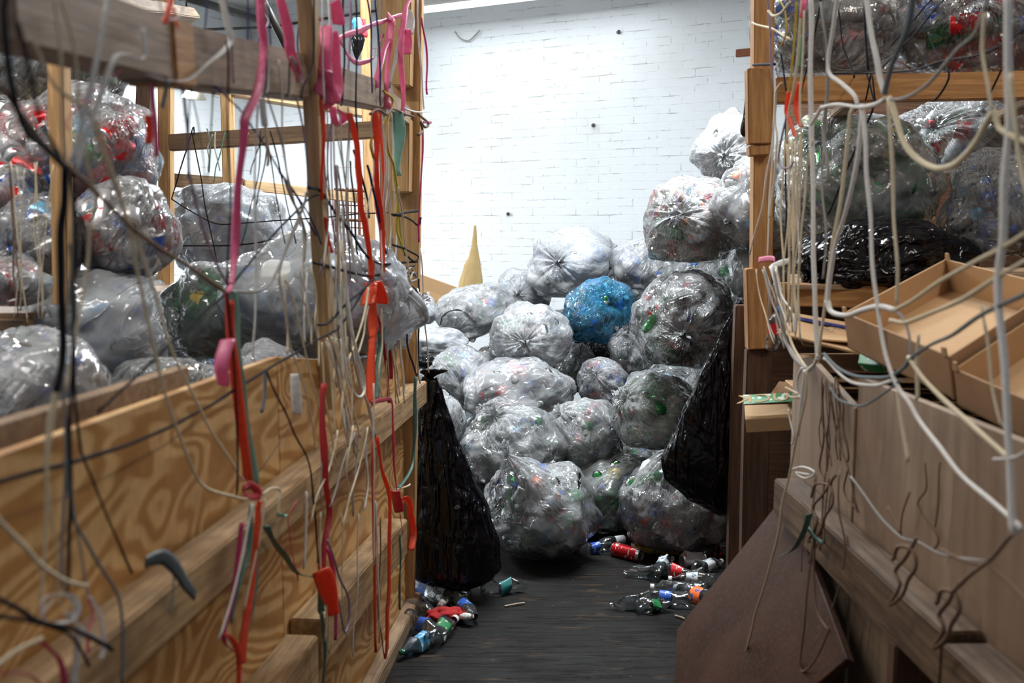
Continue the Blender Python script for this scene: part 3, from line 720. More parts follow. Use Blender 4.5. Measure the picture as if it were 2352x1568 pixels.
# ------------------------------------------------------------------ bags
def bag(name, px, py, rx, ry, Y, knot, film_, contents, label, group=None, n=52, neck=0.0, tuft=True, seed=None, fold=1.0, depth=None, floor=False, tilt=0.0, size=1.15, cat='bag of bottles', what=None):
    """closed soft bag; (px,py,rx,ry) its outline in the picture at distance Y, knot=(kx,ky[,back]) where it is tied"""
    seed = seed if seed is not None else len(label) * 7 + px
    rnd = random.Random(seed)
    c = atY(px, py, Y); s = c.y / F * 1.0
    RXm, RZm = rx * s, ry * s; RYm = depth if depth else (RXm + RZm) / 2
    kx, ky = (knot[0] - px) / rx, -(knot[1] - py) / ry
    l = sqrt(kx * kx + ky * ky)
    if l >= 1: kd = Vector((kx / l, -0.15, ky / l)).normalized()
    else: kd = Vector((kx, -sqrt(max(0, 1 - l * l)) * (-1 if len(knot) > 2 else 1), ky)).normalized()
    q = kd.to_track_quat('Z', 'Y'); R = q.to_matrix(); Ri = R.transposed()
    S = Vector((RXm, RYm, RZm)); ct, st = cos(tilt), sin(tilt)
    NU, NV = 104, 72
    KL = max(2.2, (RXm + RZm) / 2 / 0.085)
    so = Vector((seed * 1.37 % 97, seed * 0.71 % 89, seed * 2.13 % 83))
    def shape(d):            # d unit vector in knot frame -> offset from c in world axes
        th = math.acos(max(-1, min(1, d.z)))
        r = 1.0
        big = noise.noise(d * 1.3 + so) * 0.22
        mid = noise.noise(d * 2.7 + so) * 0.10
        dist_ = noise.voronoi(d * KL + so, distance_metric='DISTANCE')[0]
        lump = (0.42 - dist_[0]) * 0.085 * (0.35 if film_ == 'white_film' else 0.65 if film_ == 'milky_film' else 1.0) + noise.noise(d * 9 + so) * 0.02
        rim = sqrt(max(0, 1 - d.z * d.z)) + 1e-6
        a = Vector((d.x / rim, d.y / rim, 0))
        pl = 1 - abs(noise.noise(a * 2.6 + so) ) * 2.2
        pl2_ = noise.noise(a * 7.0 + so + Vector((0, 0, th)))
        env = exp(-(th / 0.9) ** 2)
        r += big + mid + lump + fold * env * (pl * 0.03 + pl2_ * 0.055)
        # pinched middle where it is tied
        r -= (0.20 if neck == 0 else 0.0) * exp(-(th / 0.22) ** 2)
        if neck: r += neck * exp(-(th / 0.42) ** 2)
        # long fine creases down the side
        r += 0.010 * noise.noise(Vector((a.x * 9, a.y * 9, th * 1.2)) + so) * min(1, rim * 2)
        w_ = R @ d
        if neck:                                   # draw the neck in
            ax = w_.dot(kd); per = w_ - kd * ax
            per = per * (1 - min(0.85, neck * 1.2) * exp(-(th / 0.55) ** 2))
            w_ = kd * ax + per
        v = Vector((w_.x * S.x, w_.y * S.y, w_.z * S.z)) * r
        if v.z < -0.78 * S.z: v.z = -0.78 * S.z + (v.z + 0.78 * S.z) * 0.35
        if tilt: v = Vector((v.x * ct - v.z * st, v.y, v.x * st + v.z * ct))
        return v
    bm = bmesh.new(); rows = []
    def invshape(e):         # film radius (metres) in the world direction e
        if tilt: e2 = Vector((e.x * ct + e.z * st, e.y, -e.x * st + e.z * ct))
        else: e2 = e
        d = Ri @ Vector((e2.x / S.x, e2.y / S.y, e2.z / S.z)); d.normalize()
        return shape(d).length
    for i in range(1, NV):
        th = pi * (i / NV) ** 1.15 if i else 0
        row = []
        for j in range(NU):
            ph = 2 * pi * j / NU
            wv = shape(Vector((sin(th) * cos(ph), sin(th) * sin(ph), cos(th))))
            if floor and c.z + wv.z < 0.006: wv.z = 0.006 - c.z + noise.noise(wv * 20) * 0.002
            row.append(bm.verts.new(Ri @ wv))
        rows.append(row)
    t0 = bm.verts.new(Ri @ shape(Vector((0, 0, 1)))); t1 = bm.verts.new(Ri @ shape(Vector((0, 0, -1))))
    for a, b in zip(rows, rows[1:]):
        for j in range(NU): bm.faces.new((a[j], b[j], b[(j + 1) % NU], a[(j + 1) % NU]))
    for j in range(NU):
        bm.faces.new((t0, rows[0][j], rows[0][(j + 1) % NU])); bm.faces.new((t1, rows[-1][(j + 1) % NU], rows[-1][j]))
    o = from_bm(name, bm, film_, smooth=True); o.location = c; o.rotation_euler = q.to_euler()
    tag(o, label, cat, group)
    if tuft:                                       # gathered neck above the tie
        bm = bmesh.new(); top = (Ri @ shape(Vector((0, 0, 1)))) ; TL = 0.05 + rnd.random() * 0.03; NS = 40; rr = []
        for i in range(7):
            t = i / 6; ring = []
            for j in range(NS):
                a = 2 * pi * j / NS
                rad = (0.006 + 0.030 * t ** 1.4) * (1 + 0.8 * noise.noise(Vector((cos(a) * 2.2, sin(a) * 2.2, t * 1.5)) + so) + 0.35 * sin(a * 7 + seed))
                zz = t * TL * (1 + 0.5 * noise.noise(Vector((cos(a) * 1.5, sin(a) * 1.5, 3)) + so))
                ring.append(bm.verts.new(top + Vector((cos(a) * rad + t * t * 0.02 * sin(seed), sin(a) * rad - t * t * 0.02, zz - 0.006))))
            rr.append(ring)
        for a, b in zip(rr, rr[1:]):
            for j in range(NS): bm.faces.new((a[j], a[(j + 1) % NS], b[(j + 1) % NS], b[j]))
        from_bm('tied_neck', bm, film_, o, True)
    if contents:
        keys = MIX[contents]; cnt = 0; pts = []
        front = [0] * n
        tries = 0
        while cnt < n and tries < n * 18:
            tries += 1
            z = rnd.uniform(-1, 1); a = rnd.uniform(0, 2 * pi)
            d = Vector((sqrt(1 - z * z) * cos(a), sqrt(1 - z * z) * sin(a), z))
            if d.z > 0.93: continue
            key = rnd.choice(keys); me = VARS[key]
            hl = max(v.co.z for v in me.vertices); hr = max(v.co.x for v in me.vertices)
            v = shape(d); L = v.length
            inner = max(0.02, L - hr * 1.12 - 0.006)
            if rnd.random() < 0.2: inner *= 0.6
            p = v * (inner / L)
            if p.z + c.z < 0.045: continue
            if any((p - u).length < hr * 1.25 for u in pts): continue
            # lie tangentially, never poke through
            nn = p.normalized(); t = nn.cross(Vector((rnd.uniform(-1, 1), rnd.uniform(-1, 1), rnd.uniform(-1, 1)))).normalized()
            sc = size
            if sqrt(p.length ** 2 + (hl * sc) ** 2) > L * 1.02:
                sc = max(0.72, min(sc, sqrt(max(0.0001, (L * 1.02) ** 2 - p.length ** 2)) / hl))
            ok = False
            for _ in range(5):
                if all((lambda e: e.length <= invshape(e) - hr * 0.45 * sc)(p + t * hl * sc * k_) for k_ in (1, -1)): ok = True; break
                p = p * 0.94; sc = max(0.7, sc * 0.96)
            if not ok: continue
            pts.append(p)
            b_ = nn.cross(t)
            mt = Matrix((nn, b_, t)).transposed().to_4x4() @ Matrix.Rotation(rnd.uniform(0, 6), 4, 'Z') @ Matrix.Scale(sc, 4)
            mt.translation = c + p
            front_ = -nn.y
            ITEMS.append((front_ * (me.materials[0].name != 'x') * hl / c.y, key, mt, label, what or name))
            cnt += 1
    return o

A_ = 'clear bags of bottles in the heap'
BAGS = [
 # name, px, py, rx, ry, Y, knot, film, contents, label, kwargs
 ('bottle_bag', 1238, 1172, 132, 118, 4.62, (1185, 1070), 'clear_film', 'clear', 'big clear bag of crushed bottles standing on the floor at the front of the heap', dict(neck=0.25, floor=True, n=75)),
 ('bottle_bag', 1178, 1030, 128, 108, 5.15, (1130, 935), 'clear_film', 'clear', 'crumpled clear bag of bottles directly behind the front floor bag', dict(n=60)),
 ('bottle_bag', 1188, 905, 132, 85, 5.7, (1080, 960), 'milky_film', 'milky', 'milky bag with a blue and an orange label under the bag topped with green', dict(n=55)),
 ('bottle_bag', 1217, 778, 92, 82, 6.0, (1203, 776), 'milky_film', 'milky', 'round white bag with a star of creases and a green label at its top', dict(n=45)),
 ('bottle_bag', 1376, 716, 85, 84, 6.1, (1395, 690), 'blue_film', 'blue', 'bright blue plastic bag of bottles in the middle of the heap', dict(n=50, tuft=False, fold=0.5)),
 ('bottle_bag', 1312, 612, 97, 82, 6.75, (1275, 598), 'white_film', 'water', 'large white bag with starred knot at the top of the heap', dict(n=45)),
 ('bottle_bag', 1366, 600, 60, 60, 7.1, (1420, 560), 'white_film', 'water', 'hazy white bag half hidden right of the top bag', dict(n=25, tuft=False)),
 ('bottle_bag', 1462, 612, 60, 62, 6.6, (1500, 560), 'milky_film', 'water', 'pale bag with a black and green label beside the mixed stack', dict(n=30, tuft=False)),
 ('bottle_bag', 1090, 716, 92, 66, 6.7, (1028, 745), 'milky_film', 'clear', 'long milky bag with a curved black line of print on its side', dict(n=45, tilt=0.35)),
 ('bottle_bag', 1200, 680, 66, 62, 7.0, (1190, 672), 'milky_film', 'water', 'grey hazy bag wedged behind between the long milky bag and the top bag', dict(n=28)),
 ('bottle_bag', 965, 715, 48, 36, 6.9, (975, 690), 'white_film', 'water', 'small lumpy white bag below the leaning cardboard sheet', dict(n=18)),
 ('bottle_bag', 1006, 787, 68, 34, 6.4, (1070, 800), 'white_film', 'water', 'flat white bag with blue tinge lying on a black bag at the heap edge', dict(n=22, tuft=False)),
 ('bottle_bag', 1062, 868, 84, 72, 6.0, (1100, 905), 'milky_film', 'blue', 'pale bag of bottles with an orange label behind the hanging black bag', dict(n=45, tuft=False)),
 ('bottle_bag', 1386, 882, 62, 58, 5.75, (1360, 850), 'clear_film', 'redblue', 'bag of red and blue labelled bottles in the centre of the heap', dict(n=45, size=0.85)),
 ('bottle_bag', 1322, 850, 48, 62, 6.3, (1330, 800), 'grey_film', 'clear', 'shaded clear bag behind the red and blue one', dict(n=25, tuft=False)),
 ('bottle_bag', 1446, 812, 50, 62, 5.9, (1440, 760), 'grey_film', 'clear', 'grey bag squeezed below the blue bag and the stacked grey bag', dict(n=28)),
 ('bottle_bag', 1343, 1005, 95, 88, 5.2, (1275, 940), 'clear_film', 'clear', 'clear bag of small bottles between the crumpled bag and the green bottle bag', dict(n=60, size=0.9)),
 ('bottle_bag', 1500, 945, 98, 102, 4.95, (1420, 900), 'clear_film', 'green', 'clear bag of dark green soda bottles below the stacked bags', dict(n=60)),
 ('bottle_bag', 1410, 1140, 112, 98, 5.05, (1490, 1060), 'clear_film', 'greenmix', 'clear bag with large green bottles behind the front floor bag', dict(n=50, neck=0.2, tuft=False, floor=True)),
 ('bottle_bag', 1550, 1158, 128, 112, 4.7, (1530, 1060), 'clear_film', 'mixed', 'sagging clear bag on the floor under the hanging black sheet', dict(n=55, neck=0.4, tuft=False, floor=True)),
 ('bottle_bag', 1577, 738, 128, 122, 4.85, (1553, 757), 'grey_film', 'mixed', 'big grey bag with a wide star of creases in the stack beside the post', dict(n=60)),
 ('bottle_bag', 1590, 512, 114, 104, 4.95, (1543, 492), 'clear_film', 'juice', 'bag of orange and blue juice containers in the stack beside the post', dict(n=50)),
 ('bottle_bag', 1748, 470, 106, 128, 4.75, (1850, 420), 'clear_film', 'milky', 'clear bag of white jugs partly behind the upper right post', dict(n=55, tuft=False)),
 ('bottle_bag', 1680, 350, 86, 84, 5.4, (1645, 360), 'milky_film', 'milky', 'topmost bag of the stack at the white wall', dict(n=40)),
 ('bottle_bag', 1760, 628, 80, 90, 4.9, (1800, 560), 'milky_film', 'greenmix', 'pale bag with green bottles low behind the right post', dict(n=35, tuft=False)),
 ('bottle_bag', 1005, 975, 66, 82, 5.5, (1040, 900), 'milky_film', 'clear', 'pale bag mostly hidden behind the hanging black bag', dict(n=30, tuft=False)),
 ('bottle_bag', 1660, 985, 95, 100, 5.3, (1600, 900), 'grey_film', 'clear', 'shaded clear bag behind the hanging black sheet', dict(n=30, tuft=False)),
 ('bottle_bag', 1085, 1140, 90, 90, 5.3, (1130, 1080), 'clear_film', 'clear', 'low clear bag between the hanging black bag and the front floor bag', dict(n=35, tuft=False, floor=True)),
 ('bottle_bag', 1290, 1110, 85, 90, 5.6, (1300, 1050), 'grey_film', 'clear', 'shadowed bag low in the heap behind the front floor bag', dict(n=25, tuft=False, floor=True)),
 # lower layers of the heap
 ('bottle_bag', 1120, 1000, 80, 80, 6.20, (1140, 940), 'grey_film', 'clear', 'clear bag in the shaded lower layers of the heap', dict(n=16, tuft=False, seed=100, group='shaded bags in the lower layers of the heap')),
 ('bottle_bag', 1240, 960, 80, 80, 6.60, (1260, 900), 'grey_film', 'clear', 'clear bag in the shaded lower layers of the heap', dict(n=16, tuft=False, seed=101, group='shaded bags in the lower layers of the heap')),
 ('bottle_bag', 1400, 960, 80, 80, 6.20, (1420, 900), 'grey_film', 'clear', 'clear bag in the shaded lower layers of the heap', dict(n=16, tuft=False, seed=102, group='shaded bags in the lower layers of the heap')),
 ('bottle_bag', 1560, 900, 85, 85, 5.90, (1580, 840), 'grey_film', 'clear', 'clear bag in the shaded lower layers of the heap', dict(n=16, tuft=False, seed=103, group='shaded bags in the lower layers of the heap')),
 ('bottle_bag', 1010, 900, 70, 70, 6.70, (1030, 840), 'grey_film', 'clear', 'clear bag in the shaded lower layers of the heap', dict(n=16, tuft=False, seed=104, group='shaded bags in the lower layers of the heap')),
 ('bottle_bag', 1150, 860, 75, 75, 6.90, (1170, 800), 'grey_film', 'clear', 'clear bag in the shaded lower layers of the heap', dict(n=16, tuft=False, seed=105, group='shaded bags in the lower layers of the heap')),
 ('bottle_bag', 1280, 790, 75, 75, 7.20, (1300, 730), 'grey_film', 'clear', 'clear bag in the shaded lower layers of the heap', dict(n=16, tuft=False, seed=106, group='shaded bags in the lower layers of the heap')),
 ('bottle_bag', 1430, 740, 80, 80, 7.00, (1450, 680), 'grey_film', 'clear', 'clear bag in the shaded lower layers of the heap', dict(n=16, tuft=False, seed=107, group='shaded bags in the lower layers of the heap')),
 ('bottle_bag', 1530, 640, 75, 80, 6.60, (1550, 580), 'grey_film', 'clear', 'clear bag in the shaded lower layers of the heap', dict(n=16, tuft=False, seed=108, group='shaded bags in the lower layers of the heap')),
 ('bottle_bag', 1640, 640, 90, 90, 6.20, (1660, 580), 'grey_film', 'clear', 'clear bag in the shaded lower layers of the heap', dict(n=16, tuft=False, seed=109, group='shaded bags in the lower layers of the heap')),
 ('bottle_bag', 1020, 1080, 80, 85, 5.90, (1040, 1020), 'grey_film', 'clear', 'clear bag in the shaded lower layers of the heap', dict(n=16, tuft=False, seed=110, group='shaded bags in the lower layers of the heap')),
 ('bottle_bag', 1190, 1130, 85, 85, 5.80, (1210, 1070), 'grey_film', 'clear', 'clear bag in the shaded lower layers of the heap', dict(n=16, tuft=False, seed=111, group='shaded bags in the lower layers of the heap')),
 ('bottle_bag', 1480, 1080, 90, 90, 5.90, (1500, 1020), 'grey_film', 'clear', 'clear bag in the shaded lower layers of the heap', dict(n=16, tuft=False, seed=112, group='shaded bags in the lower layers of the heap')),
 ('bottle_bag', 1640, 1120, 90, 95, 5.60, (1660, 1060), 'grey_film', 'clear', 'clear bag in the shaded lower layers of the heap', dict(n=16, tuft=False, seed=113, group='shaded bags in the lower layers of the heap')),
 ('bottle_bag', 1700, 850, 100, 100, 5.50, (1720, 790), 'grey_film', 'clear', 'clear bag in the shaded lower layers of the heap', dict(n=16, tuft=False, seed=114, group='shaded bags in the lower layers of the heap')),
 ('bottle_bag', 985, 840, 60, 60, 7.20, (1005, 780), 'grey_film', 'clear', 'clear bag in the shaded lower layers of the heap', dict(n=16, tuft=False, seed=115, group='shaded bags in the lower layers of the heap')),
 # left pen
 ('bottle_bag', 222, 765, 168, 150, 2.9, (300, 700, 1), 'hazy_film', 'water', 'big milky bag of water bottles in the left pen behind the cream strings', dict(n=55, tuft=False, fold=0.5)),
 ('bottle_bag', 505, 720, 125, 118, 3.5, (560, 640, 1), 'clear_film', 'green', 'bag of green soda bottles in the left pen', dict(n=45, tuft=False)),
 ('bottle_bag', 742, 690, 208, 148, 3.35, (620, 600, 1), 'hazy_film', 'water', 'largest milky bag in the left pen bulging against the end post', dict(n=70, tuft=False, fold=0.6)),
 ('bottle_bag', 522, 535, 145, 118, 4.7, (610, 425), 'hazy_film', 'water', 'broad milky bag behind the left pen by the far timber frame', dict(n=50, tuft=False, fold=0.5)),
 ('bottle_bag', 60, 915, 190, 172, 2.15, (20, 1000), 'milky_film', 'water', 'grey bag of bottles at the near corner of the left pen', dict(n=45, tuft=False)),
 ('bottle_bag', 395, 900, 165, 82, 2.6, (500, 830), 'grey_film', 'clear', 'flat clear bag lying just inside the left plywood panel', dict(n=35, tuft=False)),
 ('bottle_bag', 610, 860, 105, 78, 2.95, (560, 800), 'hazy_film', 'water', 'milky bag low behind the left plywood beside the mint strap', dict(n=25, tuft=False)),
 ('bottle_bag', 905, 745, 48, 66, 3.72, (940, 690), 'milky_film', None, 'small puffed white bag squeezed out beside the end post', dict(n=0)),
 ('bottle_bag', 440, 830, 110, 70, 3.90, (460, 790), 'hazy_film', 'water', 'milky bag deep in the left pen', dict(n=12, tuft=False, seed=300, group='milky bags deep in the left pen')),
 ('bottle_bag', 640, 820, 110, 70, 4.30, (660, 780), 'hazy_film', 'water', 'milky bag deep in the left pen', dict(n=12, tuft=False, seed=301, group='milky bags deep in the left pen')),
 ('bottle_bag', 820, 820, 90, 60, 4.20, (840, 780), 'hazy_film', 'water', 'milky bag deep in the left pen', dict(n=12, tuft=False, seed=302, group='milky bags deep in the left pen')),
 ('bottle_bag', 330, 700, 90, 80, 4.20, (350, 660), 'hazy_film', 'water', 'milky bag deep in the left pen', dict(n=12, tuft=False, seed=303, group='milky bags deep in the left pen')),
 ('bottle_bag', 900, 860, 60, 60, 4.40, (920, 820), 'hazy_film', 'water', 'milky bag deep in the left pen', dict(n=12, tuft=False, seed=304, group='milky bags deep in the left pen')),
 ('bottle_bag', 560, 900, 90, 60, 3.60, (580, 860), 'hazy_film', 'water', 'milky bag deep in the left pen', dict(n=12, tuft=False, seed=305, group='milky bags deep in the left pen')),
 ('bottle_bag', 170, 900, 120, 90, 3.00, (190, 860), 'hazy_film', 'water', 'milky bag deep in the left pen', dict(n=12, tuft=False, seed=306, group='milky bags deep in the left pen')),
 ('can_bag', 175, 355, 185, 165, 3.25, (300, 250), 'clear_film', 'cans', 'big clear bag of red and silver cans on the left shelf', dict(n=95, tuft=False, fold=0.4)),
 ('can_bag', 285, 535, 112, 122, 3.0, (370, 430), 'clear_film', 'cans_silver', 'clear bag of silver cans beside the cream knot in the left pen', dict(n=70, tuft=False)),
 ('can_bag', 92, 560, 105, 108, 2.85, (62, 590), 'grey_film', 'cans_silver', 'grey bag with a starred knot on the left shelf', dict(n=50)),
 ('can_bag', -20, 470, 110, 110, 2.95, (0, 380), 'clear_film', 'cans', 'bag of red cans cut by the picture edge in the left pen', dict(n=50, tuft=False)),
 ('can_bag', 15, 650, 95, 60, 2.6, (60, 600), 'clear_film', 'cans', 'small bag of green and red cans low on the left shelf', dict(n=35, tuft=False)),
 ('bottle_bag', 110, 160, 175, 100, 3.7, (200, 120), 'grey_film', 'clear', 'dark grey bag under the top beam in the left pen', dict(n=45, tuft=False)),
 # right pen
 ('bottle_bag', 1915, 70, 175, 122, 3.95, (1860, 160), 'grey_film', 'mixed', 'grey bag of bottles on the upper right shelf', dict(n=45, tuft=False, fold=0.7)),
 ('bottle_bag', 2240, 60, 190, 130, 3.95, (2170, 20), 'grey_film', 'redblue', 'bag with red labelled bottles on the upper right shelf', dict(n=55, tuft=False)),
 ('bottle_bag', 1960, 415, 182, 165, 4.15, (1860, 300), 'clear_film', 'greenmix', 'wide clear bag of clear and green bottles on the lower right shelf', dict(n=85, tuft=False, size=0.85)),
 ('bottle_bag', 2315, 480, 150, 130, 3.8, (2230, 380), 'grey_film', 'water', 'dark grey bag of bottles at the right end of the lower shelf', dict(n=50, tuft=False)),
 ('bottle_bag', 2210, 325, 165, 90, 4.5, (2100, 300), 'grey_film', 'mixed', 'shadowy bag at the back of the lower right shelf', dict(n=30, tuft=False)),
 ('rubbish_bag', 2020, 600, 200, 100, 3.75, (1840, 620), 'black_film', None, 'black plastic bag slumped on the lower right shelf', dict(cat='bag')),
 ('rubbish_bag', 1370, 830, 130, 78, 6.6, (1380, 760), 'black_film', None, 'black bag in the dark gap under the blue bag', dict(cat='bag', tuft=False)),  # black bag put in to stand for the dark gap between the bags
 ('rubbish_bag', 1010, 828, 75, 22, 6.25, (1080, 800), 'black_film', None, 'flat black bag under the white bag at the heap edge', dict(cat='bag', tuft=False)),
]
SHORT = {'big clear bag of crushed bottles standing on the floor at the front of the heap': 'big front floor bag of the heap', 'crumpled clear bag of bottles directly behind the front floor bag': 'crumpled bag behind the front floor bag', 'milky bag with a blue and an orange label under the bag topped with green': 'milky bag under the green topped bag', 'round white bag with a star of creases and a green label at its top': 'round starred bag with green at its top', 'bright blue plastic bag of bottles in the middle of the heap': 'bright blue bag of the heap', 'large white bag with starred knot at the top of the heap': 'white starred bag topping the heap', 'hazy white bag half hidden right of the top bag': 'hazy bag right of the top bag', 'pale bag with a black and green label beside the mixed stack': 'pale bag beside the mixed stack', 'long milky bag with a curved black line of print on its side': 'long milky bag marked with a curved black line', 'grey hazy bag wedged behind between the long milky bag and the top bag': 'hazy bag wedged behind the long milky bag', 'small lumpy white bag below the leaning cardboard sheet': 'small lumpy bag below the cardboard sheet', 'flat white bag with blue tinge lying on a black bag at the heap edge': 'flat bag lying on the flat black bag', 'pale bag of bottles with an orange label behind the hanging black bag': 'pale bag behind the hanging black bag', 'bag of red and blue labelled bottles in the centre of the heap': 'red and blue bag central in the heap', 'shaded clear bag behind the red and blue one': 'shaded bag behind the red and blue one', 'grey bag squeezed below the blue bag and the stacked grey bag': 'grey bag squeezed below the blue bag', 'clear bag of small bottles between the crumpled bag and the green bottle bag': 'clear bag beside the green soda bag', 'clear bag of dark green soda bottles below the stacked bags': 'green soda bag below the stack', 'clear bag with large green bottles behind the front floor bag': 'green bottle bag behind the front floor bag', 'sagging clear bag on the floor under the hanging black sheet': 'sagging floor bag under the torn black bag', 'big grey bag with a wide star of creases in the stack beside the post': 'big wide starred bag in the stack', 'bag of orange and blue juice containers in the stack beside the post': 'juice container bag in the stack', 'clear bag of white jugs partly behind the upper right post': 'jug bag behind the upper right post', 'topmost bag of the stack at the white wall': 'topmost bag of the stack', 'pale bag with green bottles low behind the right post': 'pale bag low behind the right post', 'pale bag mostly hidden behind the hanging black bag': 'hidden bag behind the hanging black bag', 'shaded clear bag behind the hanging black sheet': 'shaded bag behind the torn black bag', 'low clear bag between the hanging black bag and the front floor bag': 'low bag right of the hanging black bag', 'shadowed bag low in the heap behind the front floor bag': 'shadowed low bag of the heap', 'clear bag in the shaded lower layers of the heap': 'shaded lower bags of the heap', 'big milky bag of water bottles in the left pen behind the cream strings': 'big milky bag behind the cream strings', 'bag of green soda bottles in the left pen': 'bag of green soda bottles in the left pen', 'largest milky bag in the left pen bulging against the end post': 'largest milky bag against the end post', 'broad milky bag behind the left pen by the far timber frame': 'broad milky bag by the far timber frame', 'grey bag of bottles at the near corner of the left pen': 'grey bag at the near left corner', 'flat clear bag lying just inside the left plywood panel': 'flat bag inside the left plywood panel', 'milky bag low behind the left plywood beside the mint strap': 'low milky bag beside the mint ribbon', 'small puffed white bag squeezed out beside the end post': 'small puffed bag beside the end post', 'milky bag deep in the left pen': 'milky bag deep in the left pen', 'big clear bag of red and silver cans on the left shelf': 'big clear bag on the left shelf', 'clear bag of silver cans beside the cream knot in the left pen': 'clear bag beside the cream knot', 'grey bag with a starred knot on the left shelf': 'starred grey bag on the left shelf', 'bag of red cans cut by the picture edge in the left pen': 'bag cut by the left picture edge', 'small bag of green and red cans low on the left shelf': 'small low bag on the left shelf', 'dark grey bag under the top beam in the left pen': 'dark bag under the top beam', 'grey bag of bottles on the upper right shelf': 'grey bag of bottles on the upper right shelf', 'bag with red labelled bottles on the upper right shelf': 'far right bag on the upper shelf', 'wide clear bag of clear and green bottles on the lower right shelf': 'wide clear bag on the lower right shelf', 'dark grey bag of bottles at the right end of the lower shelf': 'dark bag ending the lower right shelf', 'shadowy bag at the back of the lower right shelf': 'shadowy bag of the lower right shelf', 'black plastic bag slumped on the lower right shelf': 'black plastic bag slumped on the lower right shelf', 'black bag in the dark gap under the blue bag': 'black bag in the dark gap under the blue bag', 'flat black bag under the white bag at the heap edge': 'flat black bag under the white bag at the heap edge'}
for b in BAGS: SHORT.setdefault(b[9], b[9])
BAG = {}
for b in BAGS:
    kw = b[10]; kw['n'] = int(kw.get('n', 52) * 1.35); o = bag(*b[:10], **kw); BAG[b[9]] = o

# bottles the photo shows plainly, laid just under the film
from mathutils.bvhtree import BVHTree
HERO = [(1215, 905, 'bb', 20, 2), (1280, 888, 'bo', 80, 2), (1200, 838, 'br', 5, 2), (1100, 925, 'sr', 30, 2), (1105, 872, 'bo', 70, 12), (1040, 860, 'ws', 60, 12), (1055, 890, 'ws', 80, 12),
 (1385, 1150, 'bg', 85, 18), (1440, 1140, 'so', 50, 18), (1430, 1090, 'ws', 20, 18), (1545, 1165, 'bb', 15, 19), (1500, 1180, 'wb', 70, 19), (1590, 1185, 'sk', 20, 19), (1455, 1200, 'sr', 80, 19),
 (1300, 1025, 'sg', 60, 16), (1335, 1018, 'wb', 5, 16), (1370, 1050, 'wg', 40, 16), (1400, 1045, 'wn2', 20, 16), (1500, 925, 'bb', 20, 17), (1535, 975, 'sy', 60, 17), (1430, 975, 'sr', 75, 17), (1480, 990, 'bg', 15, 17), (1460, 890, 'bg', 120, 17),
 (1560, 445, 'bs', 30, 21), (1525, 545, 'bo', 70, 21), (1575, 480, 'bo', 15, 21), (1520, 595, 'br', 20, 21), (1640, 520, 'jb', 50, 21), (1498, 480, 'bg', 70, 21), (1540, 575, 'sr', 10, 21),
 (1620, 715, 'sr', 60, 20), (1520, 660, 'wb', 60, 20), (1640, 650, 'wg', 30, 20), (1490, 730, 'sr', 0, 20), (1530, 800, 'so', 40, 20), (1200, 715, 'bg', 40, 3), (1250, 800, 'wb', -40, 3), (1180, 770, 'ws', 10, 3),
 (1125, 1108, 'sr', 20, 0), (1215, 1125, 'so', -20, 0), (1240, 1170, 'wg', 60, 0), (1150, 1165, 'wg', 120, 0), (1215, 1215, 'wg', 70, 0), (1255, 1245, 'ws', 10, 0), (1290, 1180, 'sg', 40, 0), (1320, 1195, 'wg', 80, 0), (1180, 1215, 'wn2', 100, 0),
 (1170, 1005, 'ws', 30, 1), (1215, 1040, 'wb', 80, 1), (1110, 1040, 'wg', 0, 1), (1255, 1010, 'wn2', 110, 1), (1385, 880, 'sr', 60, 13), (1365, 905, 'so', 20, 13), (1405, 870, 'br', 100, 13), (1350, 885, 'wb', 40, 13),
 (1340, 760, 'bo', 60, 4), (1400, 780, 'bg', 30, 4), (1360, 690, 'bs', 10, 4), (1150, 700, 'wb', 50, 8), (1075, 730, 'wg', 30, 8), (1440, 625, 'sk', 60, 7), (1460, 605, 'wg', -20, 7), (1285, 640, 'ws', 30, 5), (1300, 650, 'wb', 0, 5),
 (1680, 370, 'bs', 60, 23), (1690, 395, 'so', 50, 22), (1660, 500, 'bg', 10, 22), (1700, 510, 'ws', 70, 22), (1700, 385, 'bg', 20, 22)]
LHERO = {'green soda bottles in the left pen': [(455, 690, 'sr', 75), (450, 775, 'sr', 60), (545, 775, 'bg', 60), (550, 660, 'bg', 30), (500, 740, 'sg', 80)],
 'big milky bag of water': [(235, 825, 'wb', 80), (290, 850, 'ws', 20), (225, 720, 'ws', 0), (280, 800, 'wb', 120)],
 'broad milky bag behind': [(478, 520, 'wb', 85), (560, 480, 'ws', 0), (420, 490, 'ws', 90)], 'largest milky bag': [(630, 660, 'bb', 60), (765, 640, 'ws', 0), (650, 750, 'wb', 20), (840, 700, 'ws', 60)],
 'wide clear bag': [(1985, 470, 'bg', 0), (1860, 430, 'mj', 90), (2010, 380, 'sg', 40), (2060, 340, 'sy', 10), (2120, 490, 'wg', 40), (1960, 430, 'wg', 90), (2080, 500, 'wb', 30), (1900, 370, 'bg', 50), (2030, 430, 'gn', 120)],
 'red labelled bottles on the upper right': [(2170, 60, 'br', 80), (2160, 100, 'br', 20), (2240, 110, 'bg', 30)], 'grey bag of bottles on the upper': [(1960, 60, 'sk', 20), (1975, 90, 'sr', 5), (1955, 40, 'ws', 80)],
 'dark grey bag of bottles': [(2240, 560, 'ws', 20), (2200, 500, 'wb', 10)]}
hl_ = [(x, y, k_, a, BAGS[i][9]) for x, y, k_, a, i in HERO]
for sub_, lst_ in LHERO.items():
    lab_ = [b[9] for b in BAGS if sub_ in b[9]][0]
    hl_ += [(x, y, k_, a, lab_) for x, y, k_, a in lst_]
TREES = {}
